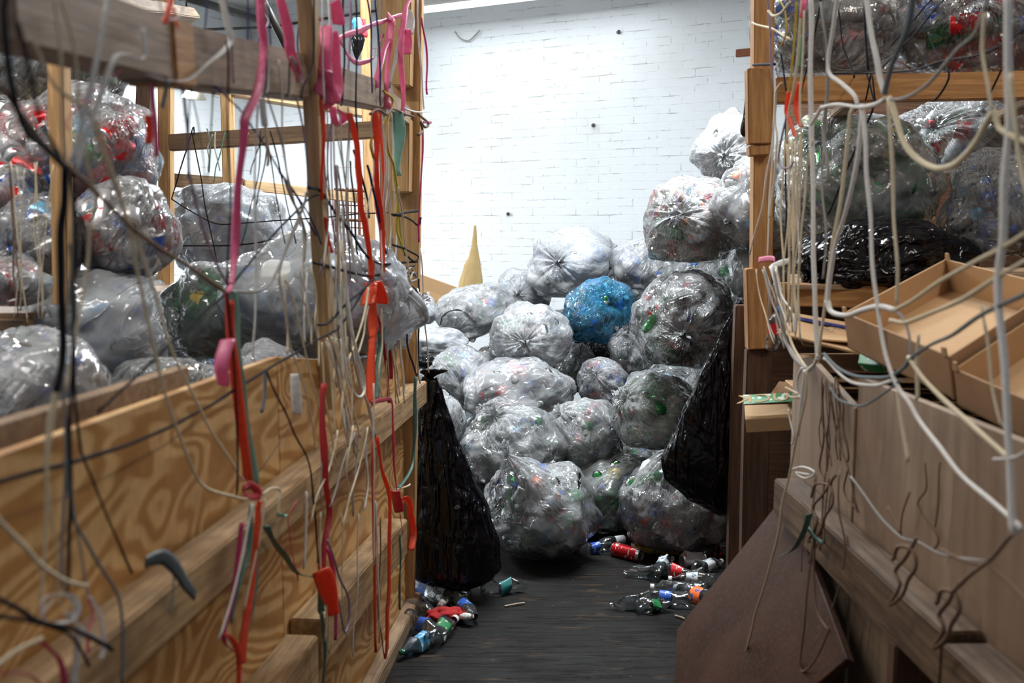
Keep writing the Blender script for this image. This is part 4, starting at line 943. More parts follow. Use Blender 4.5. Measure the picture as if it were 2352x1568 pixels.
for x, y, k_, a, lab_ in hl_:
    o = BAG[lab_]
    mw = Matrix.Translation(o.location) @ o.rotation_euler.to_matrix().to_4x4()
    if lab_ not in TREES: TREES[lab_] = BVHTree.FromPolygons([mw @ v.co for v in o.data.vertices], [p.vertices[:] for p in o.data.polygons])
    d = ray(x, y).normalized(); hit, nn, _, dist = TREES[lab_].ray_cast(Vector((0, 0, H)), d)
    if hit is None: continue
    if nn.dot(d) > 0: nn = -nn
    me = VARS[k_]; hr = max(v.co.x for v in me.vertices)
    ax = Vector((cos(math.radians(a)), 0, sin(math.radians(a)))); ax = (ax - nn * ax.dot(nn)).normalized()
    b_ = nn.cross(ax)
    mt = Matrix((nn, b_, ax)).transposed().to_4x4() @ Matrix.Rotation(a, 4, 'Z')
    cc = hit - nn * (hr + 0.010); hl2 = max(v.co.z for v in me.vertices)
    def inside(e):
        loc, n3, _, _ = TREES[lab_].find_nearest(e)
        if n3.dot(loc - o.location) < 0: n3 = -n3
        return (loc - e).dot(n3) > hr * 0.5
    for _ in range(14):
        if inside(cc + ax * hl2) and inside(cc - ax * hl2): break
        cc -= nn * 0.008
    else: continue
    mt.translation = cc
    ITEMS.append((99, k_, mt, lab_, 'bag'))
_o = BAG[BAGS[8][9]]; _mw = Matrix.Translation(_o.location) @ _o.rotation_euler.to_matrix().to_4x4(); _iv = _mw.inverted()
_t = BVHTree.FromPolygons([v.co.copy() for v in _o.data.vertices], [p.vertices[:] for p in _o.data.polygons]); _pp = []
for x, y in ((1012, 745), (1016, 726), (1028, 716), (1044, 711), (1058, 712), (1072, 720), (1082, 730), (1092, 741)):
    h_, n_2, _, _ = _t.ray_cast(_iv @ Vector((0, 0, H)), (_iv.to_3x3() @ ray(x, y)).normalized())
    if h_ is not None: _pp.append(h_ * 1.004)
if len(_pp) > 3:
    bm = bmesh.new(); tube_bm(bm, smooth_pts(_pp, 5), 0.006, 6, flat=(0.007, 0.002)); from_bm('printed_line', bm, 'black_cord', _o)['label'] = 'curved black printed line'
# every bottle and can seen through the film is a thing; past 300 bottles the rest are one heap
ITEMS.sort(key=lambda t: -t[0])
quota = {'bottle': 300, 'can': 220}; rest = {'bottle': [], 'can': []}
COLN = {'wb': 'blue labelled', 'ws': 'sky blue labelled', 'ww': 'small white labelled', 'wg': 'green labelled', 'wn': 'unlabelled ribbed', 'wn2': 'unlabelled', 'sr': 'red labelled', 'so': 'orange labelled', 'sk': 'black labelled',
        'sg': 'green soda', 'sy': 'yellow labelled green', 'gn': 'plain green', 'bb': 'large blue labelled', 'bo': 'large orange labelled', 'br': 'large red labelled', 'bg': 'large green', 'bs': 'large blue tinted',
        'mj': 'white jug', 'jb': 'blue labelled jug', 'cr': 'red', 'cb': 'blue', 'cs': 'silver', 'cg': 'green', 'cc': 'sky blue', 'co': 'orange'}
for sc_, key, mt, lab, _ in ITEMS:
    kd_ = 'can' if key[0] == 'c' else 'bottle'
    if quota[kd_] > 0 and sc_ > 0:
        quota[kd_] -= 1
        o = link('drink_can' if kd_ == 'can' else 'plastic_bottle', VARS[key]); o.matrix_world = mt
        short = SHORT[lab]
        tag(o, '%s %s in the %s' % (COLN[key], kd_, short), kd_, '%s %ss in the %s' % (COLN[key], kd_, short))
    else: rest[kd_].append((key, mt))
for kd_, lst in rest.items():
    if not lst: continue
    verts = []; faces = []; mi = []; mats = []; 
    for key, mt in lst:
        me = VARS[key]; b0_ = len(verts)
        idx = []
        for m in me.materials:
            if m not in mats: mats.append(m)
            idx.append(mats.index(m))
        verts += [mt @ v.co for v in me.vertices]
        for p in me.polygons: faces.append([b0_ + v for v in p.vertices]); mi.append(idx[p.material_index])
    me = bpy.data.meshes.new('packed'); me.from_pydata([tuple(v) for v in verts], [], faces)
    for m in mats: me.materials.append(m)
    me.polygons.foreach_set('material_index', mi); me.polygons.foreach_set('use_smooth', [True] * len(faces))
    o = link('packed_%ss' % kd_, me); tag(o, 'further %ss packed deep inside the clear bags of the heap and the pens' % kd_, kd_ + 's', kind='stuff')

# ------------------------------------------------------------------ hanging black bags
def sack(name, rows_, Y, depthf, label, film_='black_film', lean=0.0, tuft=None, cat='bag', seed=1, fmin=0.0):
    """bag hung from its neck: rows_ = (py, left px, right px) down the picture at distance Y"""
    ys = [r[0] for r in rows_]; y0, y1 = ys[0], ys[-1]
    def at(y):
        for a, b in zip(rows_, rows_[1:]):
            if a[0] <= y <= b[0]:
                t = (y - a[0]) / (b[0] - a[0]); t2 = t * t * (3 - 2 * t) * 0.4 + t * 0.6
                return a[1] + (b[1] - a[1]) * t2, a[2] + (b[2] - a[2]) * t2
        return rows_[-1][1:]
    c0 = atY((rows_[0][1] + rows_[0][2]) / 2, y0, Y); so = Vector((seed * 7.7, seed * 3.1, 0))
    bm = bmesh.new(); NR, NS = 90, 96; rr = []
    for i in range(NR + 1):
        t = i / NR; y = y0 + (y1 - y0) * t; xl, xr = at(y)
        yy = Y + lean * t
        a = atY(xl, y, yy); b = atY(xr, y, yy); m_ = (a + b) / 2; hw = (b - a).length / 2
        end = sqrt(max(0, 1 - max(0, (t - 0.90) / 0.10) ** 2)) if t > 0.90 else 1
        ring = []
        for j in range(NS):
            an = 2 * pi * j / NS; d = Vector((cos(an), sin(an), 0))
            k = 1 + 0.10 * noise.noise(d * 2.4 + so + Vector((0, 0, t * 1.6))) + 0.05 * noise.noise(d * 9 + so + Vector((0, 0, t * 1.2))) + 0.035 * noise.noise(d * 4 + Vector((0, 0, t * 9)) + so)
            k *= 1 - 0.10 * abs(noise.noise(d * 5.5 + so + Vector((0, 0, t * 0.8)))) * (1.5 - t)
            p = Vector((m_.x + d.x * hw * k * (0.25 + 0.75 * end), m_.y + d.y * max(hw, 0.02) * depthf * k * (0.3 + 0.7 * end), m_.z + 0.012 * noise.noise(d * 2 + so)))
            p.z = max(p.z, fmin + 0.004)
            ring.append(bm.verts.new(p - c0))
        rr.append(ring)
    for a, b in zip(rr, rr[1:]):
        for j in range(NS): bm.faces.new((a[j], b[j], b[(j + 1) % NS], a[(j + 1) % NS]))
    bm.faces.new(rr[0]); bm.faces.new(rr[-1][::-1])
    o = from_bm(name, bm, film_, smooth=True); o.location = c0; tag(o, label, cat)
    if tuft:
        bm = bmesh.new(); NS = 48; r2 = []
        for i in range(8):
            t = i / 7; ring = []
            for j in range(NS):
                an = 2 * pi * j / NS
                rad = (0.018 + 0.035 * t) * (1 + 0.5 * noise.noise(Vector((cos(an) * 2.5, sin(an) * 2.5, t * 2)) + so) + 0.2 * sin(an * 6))
                ring.append(bm.verts.new(Vector((cos(an) * rad + tuft[0] * t, sin(an) * rad * 0.6, tuft[1] * t))))
            r2.append(ring)
        for a, b in zip(r2, r2[1:]):
            for j in range(NS): bm.faces.new((a[j], a[(j + 1) % NS], b[(j + 1) % NS], b[j]))
        from_bm('tied_neck', bm, film_, o, True)
    return o
sack('rubbish_bag', [(866, 968, 1004), (900, 962, 1018), (985, 955, 1046), (1085, 948, 1086), (1170, 944, 1122), (1250, 938, 1142), (1310, 940, 1146), (1345, 950, 1132)], 4.12, 0.75,
     'shiny black bag hanging from the wooden rail by its tied neck', tuft=(0.02, 0.03), seed=3)
sack('rubbish_bag', [(690, 1698, 1712), (760, 1655, 1712), (870, 1598, 1710), (960, 1556, 1706), (1050, 1518, 1700), (1095, 1526, 1695), (1140, 1575, 1690), (1182, 1640, 1680)], 3.95, 0.42,
     'torn black bag slung from the dark post over the clear bags', seed=8)
sack('hanging_cloth', [(215, 1712, 1720), (260, 1708, 1722), (300, 1700, 1718), (312, 1701, 1712)], 3.75, 0.4, 'black strap end hanging behind the upper right post', seed=5, cat='strap')
sack('paper_bag', [(518, 1088, 1094), (560, 1084, 1096), (585, 1078, 1100), (610, 1066, 1104), (650, 1054, 1109), (690, 1046, 1112)], 7.75, 0.35, 'tan paper bag hanging by a twisted neck on the white wall', film_='paper_bag', seed=6)
sack('carrier_bag', [(-20, 1722, 1752), (60, 1720, 1750), (150, 1728, 1750)], 3.9, 0.5, 'white plastic bag showing behind the right post top', film_='white_film', seed=9)
sack('bag_bundle', [(42, 812, 828), (52, 806, 832), (66, 808, 834), (78, 814, 828)], 5.9, 0.8, 'small knotted blue plastic bundle hung on the far post', film_='label_sky', seed=11, cat='bundle')
sack('bag_bundle', [(76, 812, 828), (92, 806, 838), (112, 808, 834), (124, 812, 828), (136, 817, 822)], 5.9, 0.8, 'small knotted black plastic bundle hung below the blue one', seed=12, cat='bundle')
sack('bag_bundle', [(44, 822, 838), (60, 826, 842), (84, 830, 846)], 6.0, 0.6, 'small red plastic bundle behind the blue one on the far post', film_='red_tape', seed=13, cat='bundle')

# ------------------------------------------------------------------ cardboard
def tray(origin, u, v, n, hgt, label, notch=True):
    root = empty('cardboard_tray', origin, label, 'box'); T = 0.006
    def panel(name, a, b, c, d, m='cardboard'):
        slab(name, [origin + a, origin + b, origin + c, origin + d], T, m, parent=root, bev=0.001)
    z = Vector(); N_ = n * hgt
    panel('base', z, u, u + v, v)
    panel('side', z, N_, u + N_, u, 'cardboard_dark'); panel('side', v, v + u, v + u + N_, v + N_)
    panel('side', z, v, v + N_, N_); panel('side', u, u + N_, u + v + N_, u + v, 'cardboard_dark')
    for a, du in ((z, u), (v, u)):
        for k in (0.03, 0.97):
            q = a + du * k + N_
            panel('corner_tab', q - du * 0.02, q + du * 0.02, q + du * 0.014 + n * 0.02, q - du * 0.014 + n * 0.02)
    return root
P0 = atY(1948, 800, 2.66); P1 = atY(2192, 918, 2.16); P3 = atY(2180, 668, 3.0)
u_ = P1 - P0; v_ = P3 - P0; n_ = u_.cross(v_).normalized(); n_ = n_ if n_.z > 0 else -n_
tray(P0, u_, v_, n_, 0.10, 'open brown cardboard tray resting on top of the right plywood')
Q0 = P0 + u_ * 1.02 - n_ * 0.01
tray(Q0, u_ * 0.9, v_ * 0.9, n_, 0.085, 'second open cardboard tray beside the first at the picture edge')
rc = random.Random(5)
for k in range(9):
    z = 1.015 + k * 0.021; jx = rc.uniform(-.03, .05); jy = rc.uniform(-.04, .04); a = -0.16 + rc.uniform(-.08, .08)
    cx_, cy_ = 1.28 + jx, 3.05 + jy; pts = []
    for sx_, sy_ in ((-1, -1), (1, -1), (1, 1), (-1, 1)):
        x, y = sx_ * 0.36, sy_ * 0.22
        pts.append(Vector((cx_ + x * cos(a) - y * sin(a), cy_ + x * sin(a) + y * cos(a), z + 0.02 * sx_ * (-1 if k > 6 else 0.3) + (0.03 if k > 6 else 0))))
    lb = 'flattened brown carton in the stack on the right pen'
    o = slab('flattened_carton', pts, 0.006, 'cardboard' if k % 3 else 'cardboard_dark', lb, 'cardboard', n=(0, 0, 1), group='flattened cartons stacked in the right pen')
# boards under the stack
slab('shelf_board', [Vector((0.93, 2.72, 0.98)), Vector((1.75, 2.72, 0.98)), Vector((1.75, 3.4, 0.98)), Vector((0.93, 3.4, 0.98))], 0.02, 'brown_wood', n=(0, 0, 1), parent=rpen)
# printed carton on top, facing the aisle
A0, A1, A2, A3 = atY(1783, 768, 2.95), atY(2000, 822, 2.80), atY(1985, 752, 3.25), atY(1822, 723, 3.35)
card = slab('printed_carton', [A0, A1, A2, A3], 0.008, 'cardboard', 'flattened carton printed with blue bands and lettering on top of the stack', 'cardboard')
def on_quad(a, b, c, d, u, v): return a.lerp(b, u).lerp(d.lerp(c, u), v)
cn = (A1 - A0).cross(A3 - A0).normalized(); cn = cn if cn.z > 0 else -cn
def patch(name, us, vs_, m, parent, q, nn, off=0.0105):
    pts = [on_quad(*q, us[0], vs_[0]) + nn * off, on_quad(*q, us[1], vs_[0]) + nn * off, on_quad(*q, us[1], vs_[1]) + nn * off, on_quad(*q, us[0], vs_[1]) + nn * off]
    return slab(name, pts, 0.0008, m, n=nn, parent=parent, bev=0)
Q = (A0, A1, A2, A3)
patch('printed_band', (0.10, 0.52), (0.66, 0.80), 'blue_cord', card, Q, cn)
patch('printed_band', (0.52, 1.0), (0.70, 0.80), 'blue_cord', card, Q, cn)
def text_on(txt, origin, xdir, ydir, size, m, parent, name='printed_lettering', mirror=False):
    cu = bpy.data.curves.new(name, 'FONT'); cu.body = txt; cu.size = size; cu.extrude = 0.0005; cu.materials.append(M[m])
    cu.resolution_u = 2
    o = bpy.data.objects.new(name, cu); COL.objects.link(o)
    x = xdir.normalized() * (-1 if mirror else 1); y = (ydir - x * ydir.dot(x)).normalized(); z = x.cross(y)
    mt = Matrix((x, y, z)).transposed().to_4x4(); mt.translation = origin; o.matrix_world = mt
    me = bpy.data.meshes.new_from_object(o); bpy.data.objects.remove(o)
    o = bpy.data.objects.new(name, me); COL.objects.link(o)
    if not me.materials: me.materials.append(M[m])
    o.parent = parent; o.matrix_basis = Matrix.Translation(-parent.location) @ mt
    return o
text_on('SIASUBO', on_quad(*Q, 0.98, 0.68) + cn * 0.0115, A0 - A1, A0 - A3, 0.05, 'blue_cord', card)
text_on('( |||||||||', on_quad(*Q, 0.60, 0.50) + cn * 0.0115, A0 - A1, A0 - A3, 0.022, 'blue_cord', card)
# green printed box lying low behind the post
G = [atY(1712, 963, 3.3), atY(1846, 955, 3.25), atY(1844, 926, 3.35), atY(1710, 930, 3.4)]
g = slab('printed_carton', G, -0.05, 'cardboard', 'low cardboard carton with a green printed band beside the dark post', 'cardboard')
gn = (G[1] - G[0]).cross(G[3] - G[0]).normalized(); gn = gn if gn.y < 0 else -gn
patch('printed_band', (0.0, 0.85), (0.1, 0.75), 'label_green', g, tuple(G), gn, 0.052)
text_on('UCK', on_quad(*G, 0.80, 0.15) + gn * 0.0545, G[1] - G[0], G[3] - G[0], 0.085, 'cardboard', g, mirror=True)
slab('torn_carton', [atY(1760, 925, 3.45), atY(1850, 920, 3.4), atY(1845, 885, 3.5), atY(1790, 880, 3.55)], 0.01, 'cardboard_dark', 'torn piece of carton lying above the green printed one', 'cardboard')
gp = slab('snack_box', [atY(1983, 852, 2.7), atY(2036, 858, 2.62), atY(2034, 835, 2.66), atY(1990, 815, 2.74)], 0.03, 'label_green', 'bright green printed packet wedged under the open tray', 'packet')
slab('cardboard_sheet', [onwall(945, 622, 1.5), onwall(1056, 662, 1.4), onwall(1030, 730, 1.4), onwall(945, 720, 1.5)], 0.01, 'cardboard', 'large brown cardboard sheet leaning at the back left of the heap', 'cardboard', n=(0.3, 1, 0))

# ------------------------------------------------------------------ loose bottles and cans on the floor
simple('label_teal', (0.03, 0.22, 0.22), 0.4)
def loose(kind, px, py, ang, label, lab='label_blue', body='pet_floor', cap='cap_white', crush=0.5, size=1.0, z=None, pitch=0.0, nocap=False, seed=1, fl=None):
    """a bottle or can lying on the floor; ang = direction of its neck on the floor"""
    bm = bmesh.new()
    can = 'can' in kind
    if can: can_bm(bm, 28, 0.16 if kind == 'tallcan' else 0.122, crush, seed); R = 0.033
    else:
        bottle_bm(bm, kind, 28, crush, seed); R = dict(water=0.032, soda=0.036, big=0.052, small=0.031, jug=0.075)[kind]
    p = atZ(px, py, R * size * 0.9)
    if z is not None: p.z = z
    nm = 'drink_can' if can else 'plastic_bottle'
    root = empty(nm, p, label, 'can' if can else 'bottle')
    root.rotation_euler = (0, pi / 2 - pitch, math.radians(ang)); root.scale = (size,) * 3
    if can:
        names = ['shell', 'printed_sleeve']; mats = ['aluminium', lab]
    else: names = ['bottle_body', 'label_band', 'cap']; mats = [body, lab, cap]
    for k in range(len(names)):
        if k == 2 and nocap: continue
        b2 = bm.copy(); bmesh.ops.delete(b2, geom=[f for f in b2.faces if (f.material_index != k if k else f.material_index == 2)], context='FACES')
        for f in b2.faces: f.material_index = 0
        if k == 1:
            for v in b2.verts: v.co.x *= 1.012; v.co.y *= 1.012
        from_bm(names[k], b2, mats[k], root, True)
    bm.free(); return root
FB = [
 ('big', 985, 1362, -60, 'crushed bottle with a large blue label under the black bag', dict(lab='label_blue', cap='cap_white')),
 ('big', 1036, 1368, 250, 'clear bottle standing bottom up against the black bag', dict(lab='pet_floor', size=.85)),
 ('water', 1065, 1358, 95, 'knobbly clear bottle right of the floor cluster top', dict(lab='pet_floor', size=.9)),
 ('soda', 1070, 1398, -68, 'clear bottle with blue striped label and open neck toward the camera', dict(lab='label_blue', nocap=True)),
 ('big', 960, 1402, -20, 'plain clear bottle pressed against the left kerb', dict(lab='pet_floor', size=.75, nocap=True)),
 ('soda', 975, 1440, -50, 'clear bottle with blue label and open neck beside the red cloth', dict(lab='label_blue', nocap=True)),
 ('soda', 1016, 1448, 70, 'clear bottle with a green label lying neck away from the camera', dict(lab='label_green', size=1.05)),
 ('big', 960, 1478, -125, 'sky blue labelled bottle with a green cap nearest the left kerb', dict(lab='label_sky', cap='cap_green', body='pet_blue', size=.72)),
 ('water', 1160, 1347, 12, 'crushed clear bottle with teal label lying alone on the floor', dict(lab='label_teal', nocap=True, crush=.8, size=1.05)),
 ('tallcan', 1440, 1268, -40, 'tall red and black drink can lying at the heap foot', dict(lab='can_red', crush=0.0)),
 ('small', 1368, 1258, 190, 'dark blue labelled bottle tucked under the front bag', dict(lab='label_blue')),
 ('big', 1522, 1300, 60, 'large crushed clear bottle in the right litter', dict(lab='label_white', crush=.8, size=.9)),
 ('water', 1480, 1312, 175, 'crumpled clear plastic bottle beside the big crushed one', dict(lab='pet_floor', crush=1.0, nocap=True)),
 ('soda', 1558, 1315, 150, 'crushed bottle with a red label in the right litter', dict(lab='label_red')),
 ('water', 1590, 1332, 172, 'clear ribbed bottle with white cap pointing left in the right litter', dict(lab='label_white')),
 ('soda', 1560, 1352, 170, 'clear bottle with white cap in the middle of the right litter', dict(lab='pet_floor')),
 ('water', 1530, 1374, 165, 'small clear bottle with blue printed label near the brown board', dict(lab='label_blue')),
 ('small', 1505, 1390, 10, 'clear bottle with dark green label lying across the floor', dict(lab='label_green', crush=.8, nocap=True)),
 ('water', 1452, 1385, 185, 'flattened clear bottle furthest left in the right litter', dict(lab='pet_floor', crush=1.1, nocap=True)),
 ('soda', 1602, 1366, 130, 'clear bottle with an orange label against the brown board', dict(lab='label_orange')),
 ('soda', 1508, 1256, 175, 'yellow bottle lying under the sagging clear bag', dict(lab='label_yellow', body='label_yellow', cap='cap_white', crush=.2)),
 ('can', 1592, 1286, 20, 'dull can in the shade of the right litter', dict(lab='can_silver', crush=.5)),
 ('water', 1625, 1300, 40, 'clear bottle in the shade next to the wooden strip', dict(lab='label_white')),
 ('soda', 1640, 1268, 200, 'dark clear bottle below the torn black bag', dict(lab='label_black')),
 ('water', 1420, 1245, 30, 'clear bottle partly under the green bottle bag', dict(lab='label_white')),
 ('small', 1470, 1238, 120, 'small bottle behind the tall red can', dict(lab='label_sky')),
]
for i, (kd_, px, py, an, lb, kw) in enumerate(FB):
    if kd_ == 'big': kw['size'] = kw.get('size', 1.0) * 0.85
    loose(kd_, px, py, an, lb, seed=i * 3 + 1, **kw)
# small bottle caught behind the right post
loose('water', 1768, 760, 0, 'small bottle with blue cap caught behind the right post', z=atY(1768, 745, 3.4).z, lab='label_red', cap='cap_blue', size=0.75)
_b = [o for o in COL.objects if o.get('label', '').startswith('small bottle with blue cap caught')][0]
_b.rotation_euler = (0.15, 0.1, 0); _b.location = atY(1779, 755, 3.42)
# red knitted cloth with white trim
bm = bmesh.new(); bmesh.ops.create_icosphere(bm, subdivisions=4, radius=1.0)
for v in bm.verts:
    d = v.co.copy(); k = 1 + 0.35 * noise.noise(d * 2.1) + 0.1 * noise.noise(d * 6)
    v.co = Vector((d.x * 0.075 * k, d.y * 0.05 * k, max(-0.01, d.z * 0.03 * k)))
clo = from_bm('knitted_cloth', bm, 'knit_red', smooth=True); clo.location = atZ(1024, 1412, 0.03); tag(clo, 'red knitted cloth with white cuff among the floor bottles', 'cloth')
bm = bmesh.new(); bmesh.ops.create_icosphere(bm, subdivisions=3, radius=1.0)
for v in bm.verts:
    k = 1 + 0.3 * noise.noise(v.co * 2.5); v.co = Vector((v.co.x * 0.028 * k, v.co.y * 0.016 * k, v.co.z * 0.014 * k))
c2 = from_bm('cuff', bm, 'white_cord', clo, True); c2.location = (0.085, -0.03, 0.005); c2['label'] = 'white cuff'
for px, py, a, L, lb in ((1182, 1388, 0.4, 0.09, 'thin twig lying on the dark floor left of centre'), (1562, 1417, -0.8, 0.05, 'pale wood splinter on the floor by the brown board'), (1172, 1334, 0.3, 0.05, 'thin straw at the mouth of the lone crushed bottle')):
    q = atZ(px, py, 0.006); d = Vector((cos(a), sin(a), 0)) * L / 2
    bm = bmesh.new(); tube_bm(bm, [-d, d * 0.3 + Vector((0, 0, 0.002)), d], 0.004, 5); o = from_bm('wood_splinter', bm, 'strip_wood'); o.location = q; tag(o, lb, 'splinter')

# ------------------------------------------------------------------ cords, ribbons, straps
CM = dict(c='cream_cord', g='grey_cord', k='black_cord', w='white_cord', b='brown_cord', m='mauve_cord', y='yellow_cord', n='green_cord', u='blue_cord', s='slate_cord')
TM = dict(P='pink_tape', O='orange_tape', M='mint_tape', R='red_tape', W='white_tape', G='magenta_tape', T='teal_tape', D='dark_tape')
CN = dict(c='cream', g='grey', k='black', w='white', b='brown', m='mauve', y='yellow', n='green', u='dark blue', s='slate', P='pink', O='orange', M='mint green', R='red', W='white', G='magenta', T='teal', D='dark grey')
def S_(code, wpx, pts, where, fn=PL, off=0.07, knot=None, group=None, sub=6):
    """a string (lower case colour) or a flat ribbon (capital) of wpx pixels wide through picture points on one plane"""
    if fn is PL:
        P = []
        for x, y in pts:
            k_ = min(1, max(0, (PL(x, y, off).z - 1.55) / 0.2))
            P.append(PL(x, y, off * k_ + (off * 0.75 - 0.02) * (1 - k_)))
    elif callable(fn): P = [fn(x, y, off) for x, y in pts]
    else: P = [atY(x, y, fn) for x, y in pts]
    dist = sum(p.y for p in P) / len(P); r = wpx / F * dist / 2
    tapeq = code in TM
    nm = ('ribbon' if tapeq else 'rope' if wpx >= 9 else 'string')
    lb = '%s %s %s' % (CN[code], 'plastic ribbon' if tapeq else nm, where)
    if tapeq: return cord(nm, P, r, (TM[code]), lb, 'ribbon', group, tapew=r * 1.5, sub=sub, knot=knot)
    return cord(nm, P, r, CM[code], lb, 'string' if nm == 'string' else 'rope', group, sub=sub, knot=knot)
S_('W', 9, [(247, -15),(232, 60),(205, 200),(163, 375)], 'thick, from the picture top to the near left bundle knot', off=0.09)
S_('W', 9, [(330, 66),(332, 100),(326, 134),(268, 128),(225, 240),(178, 390)], 'tied round the top beam and down to the near left bundle', off=0.09)
S_('c', 8, [(130, -10),(138, 120),(146, 285),(150, 368)], 'hanging straight left of the thick white straps', off=0.08)
S_('c', 8, [(140, -5),(178, 128),(197, 357),(204, 398),(219, 459),(207, 510),(204, 612),(173, 770),(150, 900)], 'curving right of the near left knot', off=0.08)
S_('c', 8, [(71, 87),(128, 194),(224, 286),(286, 490),(326, 663),(352, 796),(378, 911),(423, 1033),(469, 1115),(541, 1142),(572, 1146)], 'slanting from the upper left to the red knot, left one of two', off=0.085)
S_('c', 7, [(205, 250),(219, 296),(291, 490),(352, 663),(395, 796),(434, 890),(485, 987),(561, 1104)], 'slanting to the red knot, right one of two', off=0.085)
S_('b', 11, [(0, 194),(60, 280),(128, 357),(219, 444),(327, 541),(430, 612),(515, 668)], 'thick and slack, from the left edge down to the mint ribbon', off=0.1)
S_('g', 7, [(515, 668),(592, 668),(628, 638),(673, 530),(700, 470),(707, 440)], 'carrying on from the brown rope up to the pine post', off=0.08)
S_('k', 16, [(14, -10),(25, 178),(56, 296),(110, 345),(150, 385)], 'thick, at the very left edge down to the near knot', off=0.14)
S_('k', 10, [(40, 50),(76, 194),(100, 290),(140, 365)], 'second thick one slanting to the near left knot', off=0.12)
S_('k', 20, [(150, 375),(150, 460),(138, 560),(143, 796),(128, 900)], 'hanging like a strap below the near left knot', off=0.1)
S_('k', 9, [(166, 380),(170, 560),(163, 768),(163, 1054),(155, 1310),(148, 1365)], 'falling straight through the near left bundle to the white knot', off=0.1)
S_('g', 9, [(152, 380),(152, 600),(148, 768),(148, 1023),(145, 1355)], 'falling down the middle of the near left bundle', off=0.09)
S_('c', 8, [(160, 380),(163, 620),(150, 800),(128, 900),(105, 1023),(100, 1200),(97, 1406)], 'leftmost below the near knot, falling to the white knot', off=0.09)
S_('c', 7, [(140, 760),(120, 950),(110, 1100),(135, 1300),(140, 1390)], 'inside the near left bundle over the plywood', off=0.085)
S_('s', 8, [(160, 640),(165, 900),(163, 1156),(204, 1258),(262, 1350),(277, 1420),(278, 1580)], 'falling over the mid rail to the bottom left', off=0.1)
S_('g', 6, [(165, 1100),(173, 1207),(204, 1370),(214, 1405)], 'short, under the near left bundle', off=0.09)
S_('k', 7, [(160, 560),(168, 768),(180, 1000),(189, 1054),(230, 1150),(303, 1316)], 'slanting over the plywood down to the mid rail', off=0.06)
S_('k', 7, [(-10, 1110),(90, 1080),(189, 1054),(378, 987),(541, 895),(618, 845),(751, 768),(785, 744),(842, 655),(858, 640)], 'stretched across the plywood to the orange fans', off=0.075)
S_('k', 6, [(224, 946),(310, 870),(393, 783),(470, 715),(525, 668),(560, 615),(638, 530),(704, 459),(738, 444)], 'stretched diagonally over the milky bags to the pine post', off=0.06)
S_('c', 10, [(-10, 1185),(50, 1250),(92, 1299),(153, 1334),(200, 1345)], 'thick, from the left edge to the white knot', off=0.12)
S_('W', 12, [(97, 1395),(110, 1370),(150, 1365),(172, 1385),(165, 1420),(120, 1432),(100, 1410),(120, 1380)], 'looped as a knot at the lower left', off=0.11)
S_('W', 10, [(150, 1405),(204, 1452),(230, 1470)], 'tail leaving the lower left knot to the right', off=0.11)
S_('W', 14, [(185, 1440),(180, 1500),(170, 1575)], 'wide tail hanging at the lower left', off=0.11)
S_('W', 8, [(205, 1370),(232, 1410),(238, 1480),(230, 1515)], 'short tail beside the grey rope at the lower left', off=0.1)
S_('k', 12, [(-10, 1372),(50, 1398),(92, 1426),(168, 1446),(258, 1492)], 'upper one of two thick ends crossing the lower left', off=0.13)
S_('k', 9, [(-10, 1414),(80, 1430),(150, 1452),(180, 1485),(205, 1530)], 'lower one of two thick ends crossing the lower left', off=0.13)
S_('G', 13, [(90, 1470),(118, 1495),(138, 1520),(146, 1580)], 'hanging at the lower left corner, right one of two', off=0.12)
S_('G', 12, [(-10, 1540),(40, 1545),(70, 1555),(95, 1580)], 'lying at the lower left corner, left one of two', off=0.12)
S_('P', 8, [(208, 1375),(220, 1410),(210, 1450),(206, 1500)], 'short, tucked among the white tails at the lower left', off=0.1)
S_('c', 11, [(-10, 1530),(40, 1490),(95, 1465)], 'stretched to the corner at the lower left', off=0.12)
S_('D', 24, [(335, 1293),(358, 1282),(378, 1280),(400, 1302),(420, 1335),(448, 1366)], 'folded over the mid rail near the left corner', off=0.11)
S_('s', 4, [(400, 1300),(398, 1370),(390, 1410)], 'thin tail under the teal ribbon on the mid rail', off=0.11)
S_('W', 9, [(508, -10),(519, 48),(526, 96),(482, 140),(436, 180),(380, 184),(340, 170)], 'wound over the top beam from the picture top', off=0.075)
S_('m', 4, [(517, -10),(525, 40),(533, 80),(535, 107),(537, 192)], 'drawn tight round the top beam beside the white ribbon', off=0.075)
S_('k', 5, [(522, 92),(526, 130),(523, 210),(524, 300),(526, 480),(526, 660),(540, 895),(545, 1130)], 'hanging from the top beam all the way to the red knot', off=0.085)
S_('P', 13, [(596, -10),(598, 48),(604, 115),(593, 200),(561, 268),(557, 306),(551, 408),(543, 561),(531, 643),(522, 672)], 'long, from the picture top past the beam to the mint ribbon', off=0.09)
S_('u', 4, [(601, 10),(609, 96),(613, 150),(609, 208)], 'wound round the beam beside the long pink ribbon', off=0.08)
S_('w', 4, [(606, 95),(614, 140),(614, 190),(611, 214)], 'wound round the beam beside the long pink ribbon', off=0.08)
S_('c', 4, [(641, 138),(647, 230),(650, 300),(662, 420),(690, 520),(700, 640),(712, 760)], 'hanging from the right third of the beam in front of the milky bags', off=0.07)
S_('k', 4, [(666, 134),(665, 206),(658, 222)], 'wound round the beam end by the pine post', off=0.075)
S_('c', 4, [(673, 143),(674, 190),(666, 222)], 'wound round the beam end by the pine post', off=0.075)
S_('P', 12, [(642, -10),(658, 76),(664, 124),(690, 190)], 'slanting from the picture top to the beam end', off=0.08)
S_('W', 7, [(668, 130),(684, 163),(690, 192)], 'hooked over the beam end', off=0.085)
S_('k', 5, [(721, -10),(719, 141),(697, 200),(692, 226)], 'falling in front of the pine post and back under the beam', off=0.11)
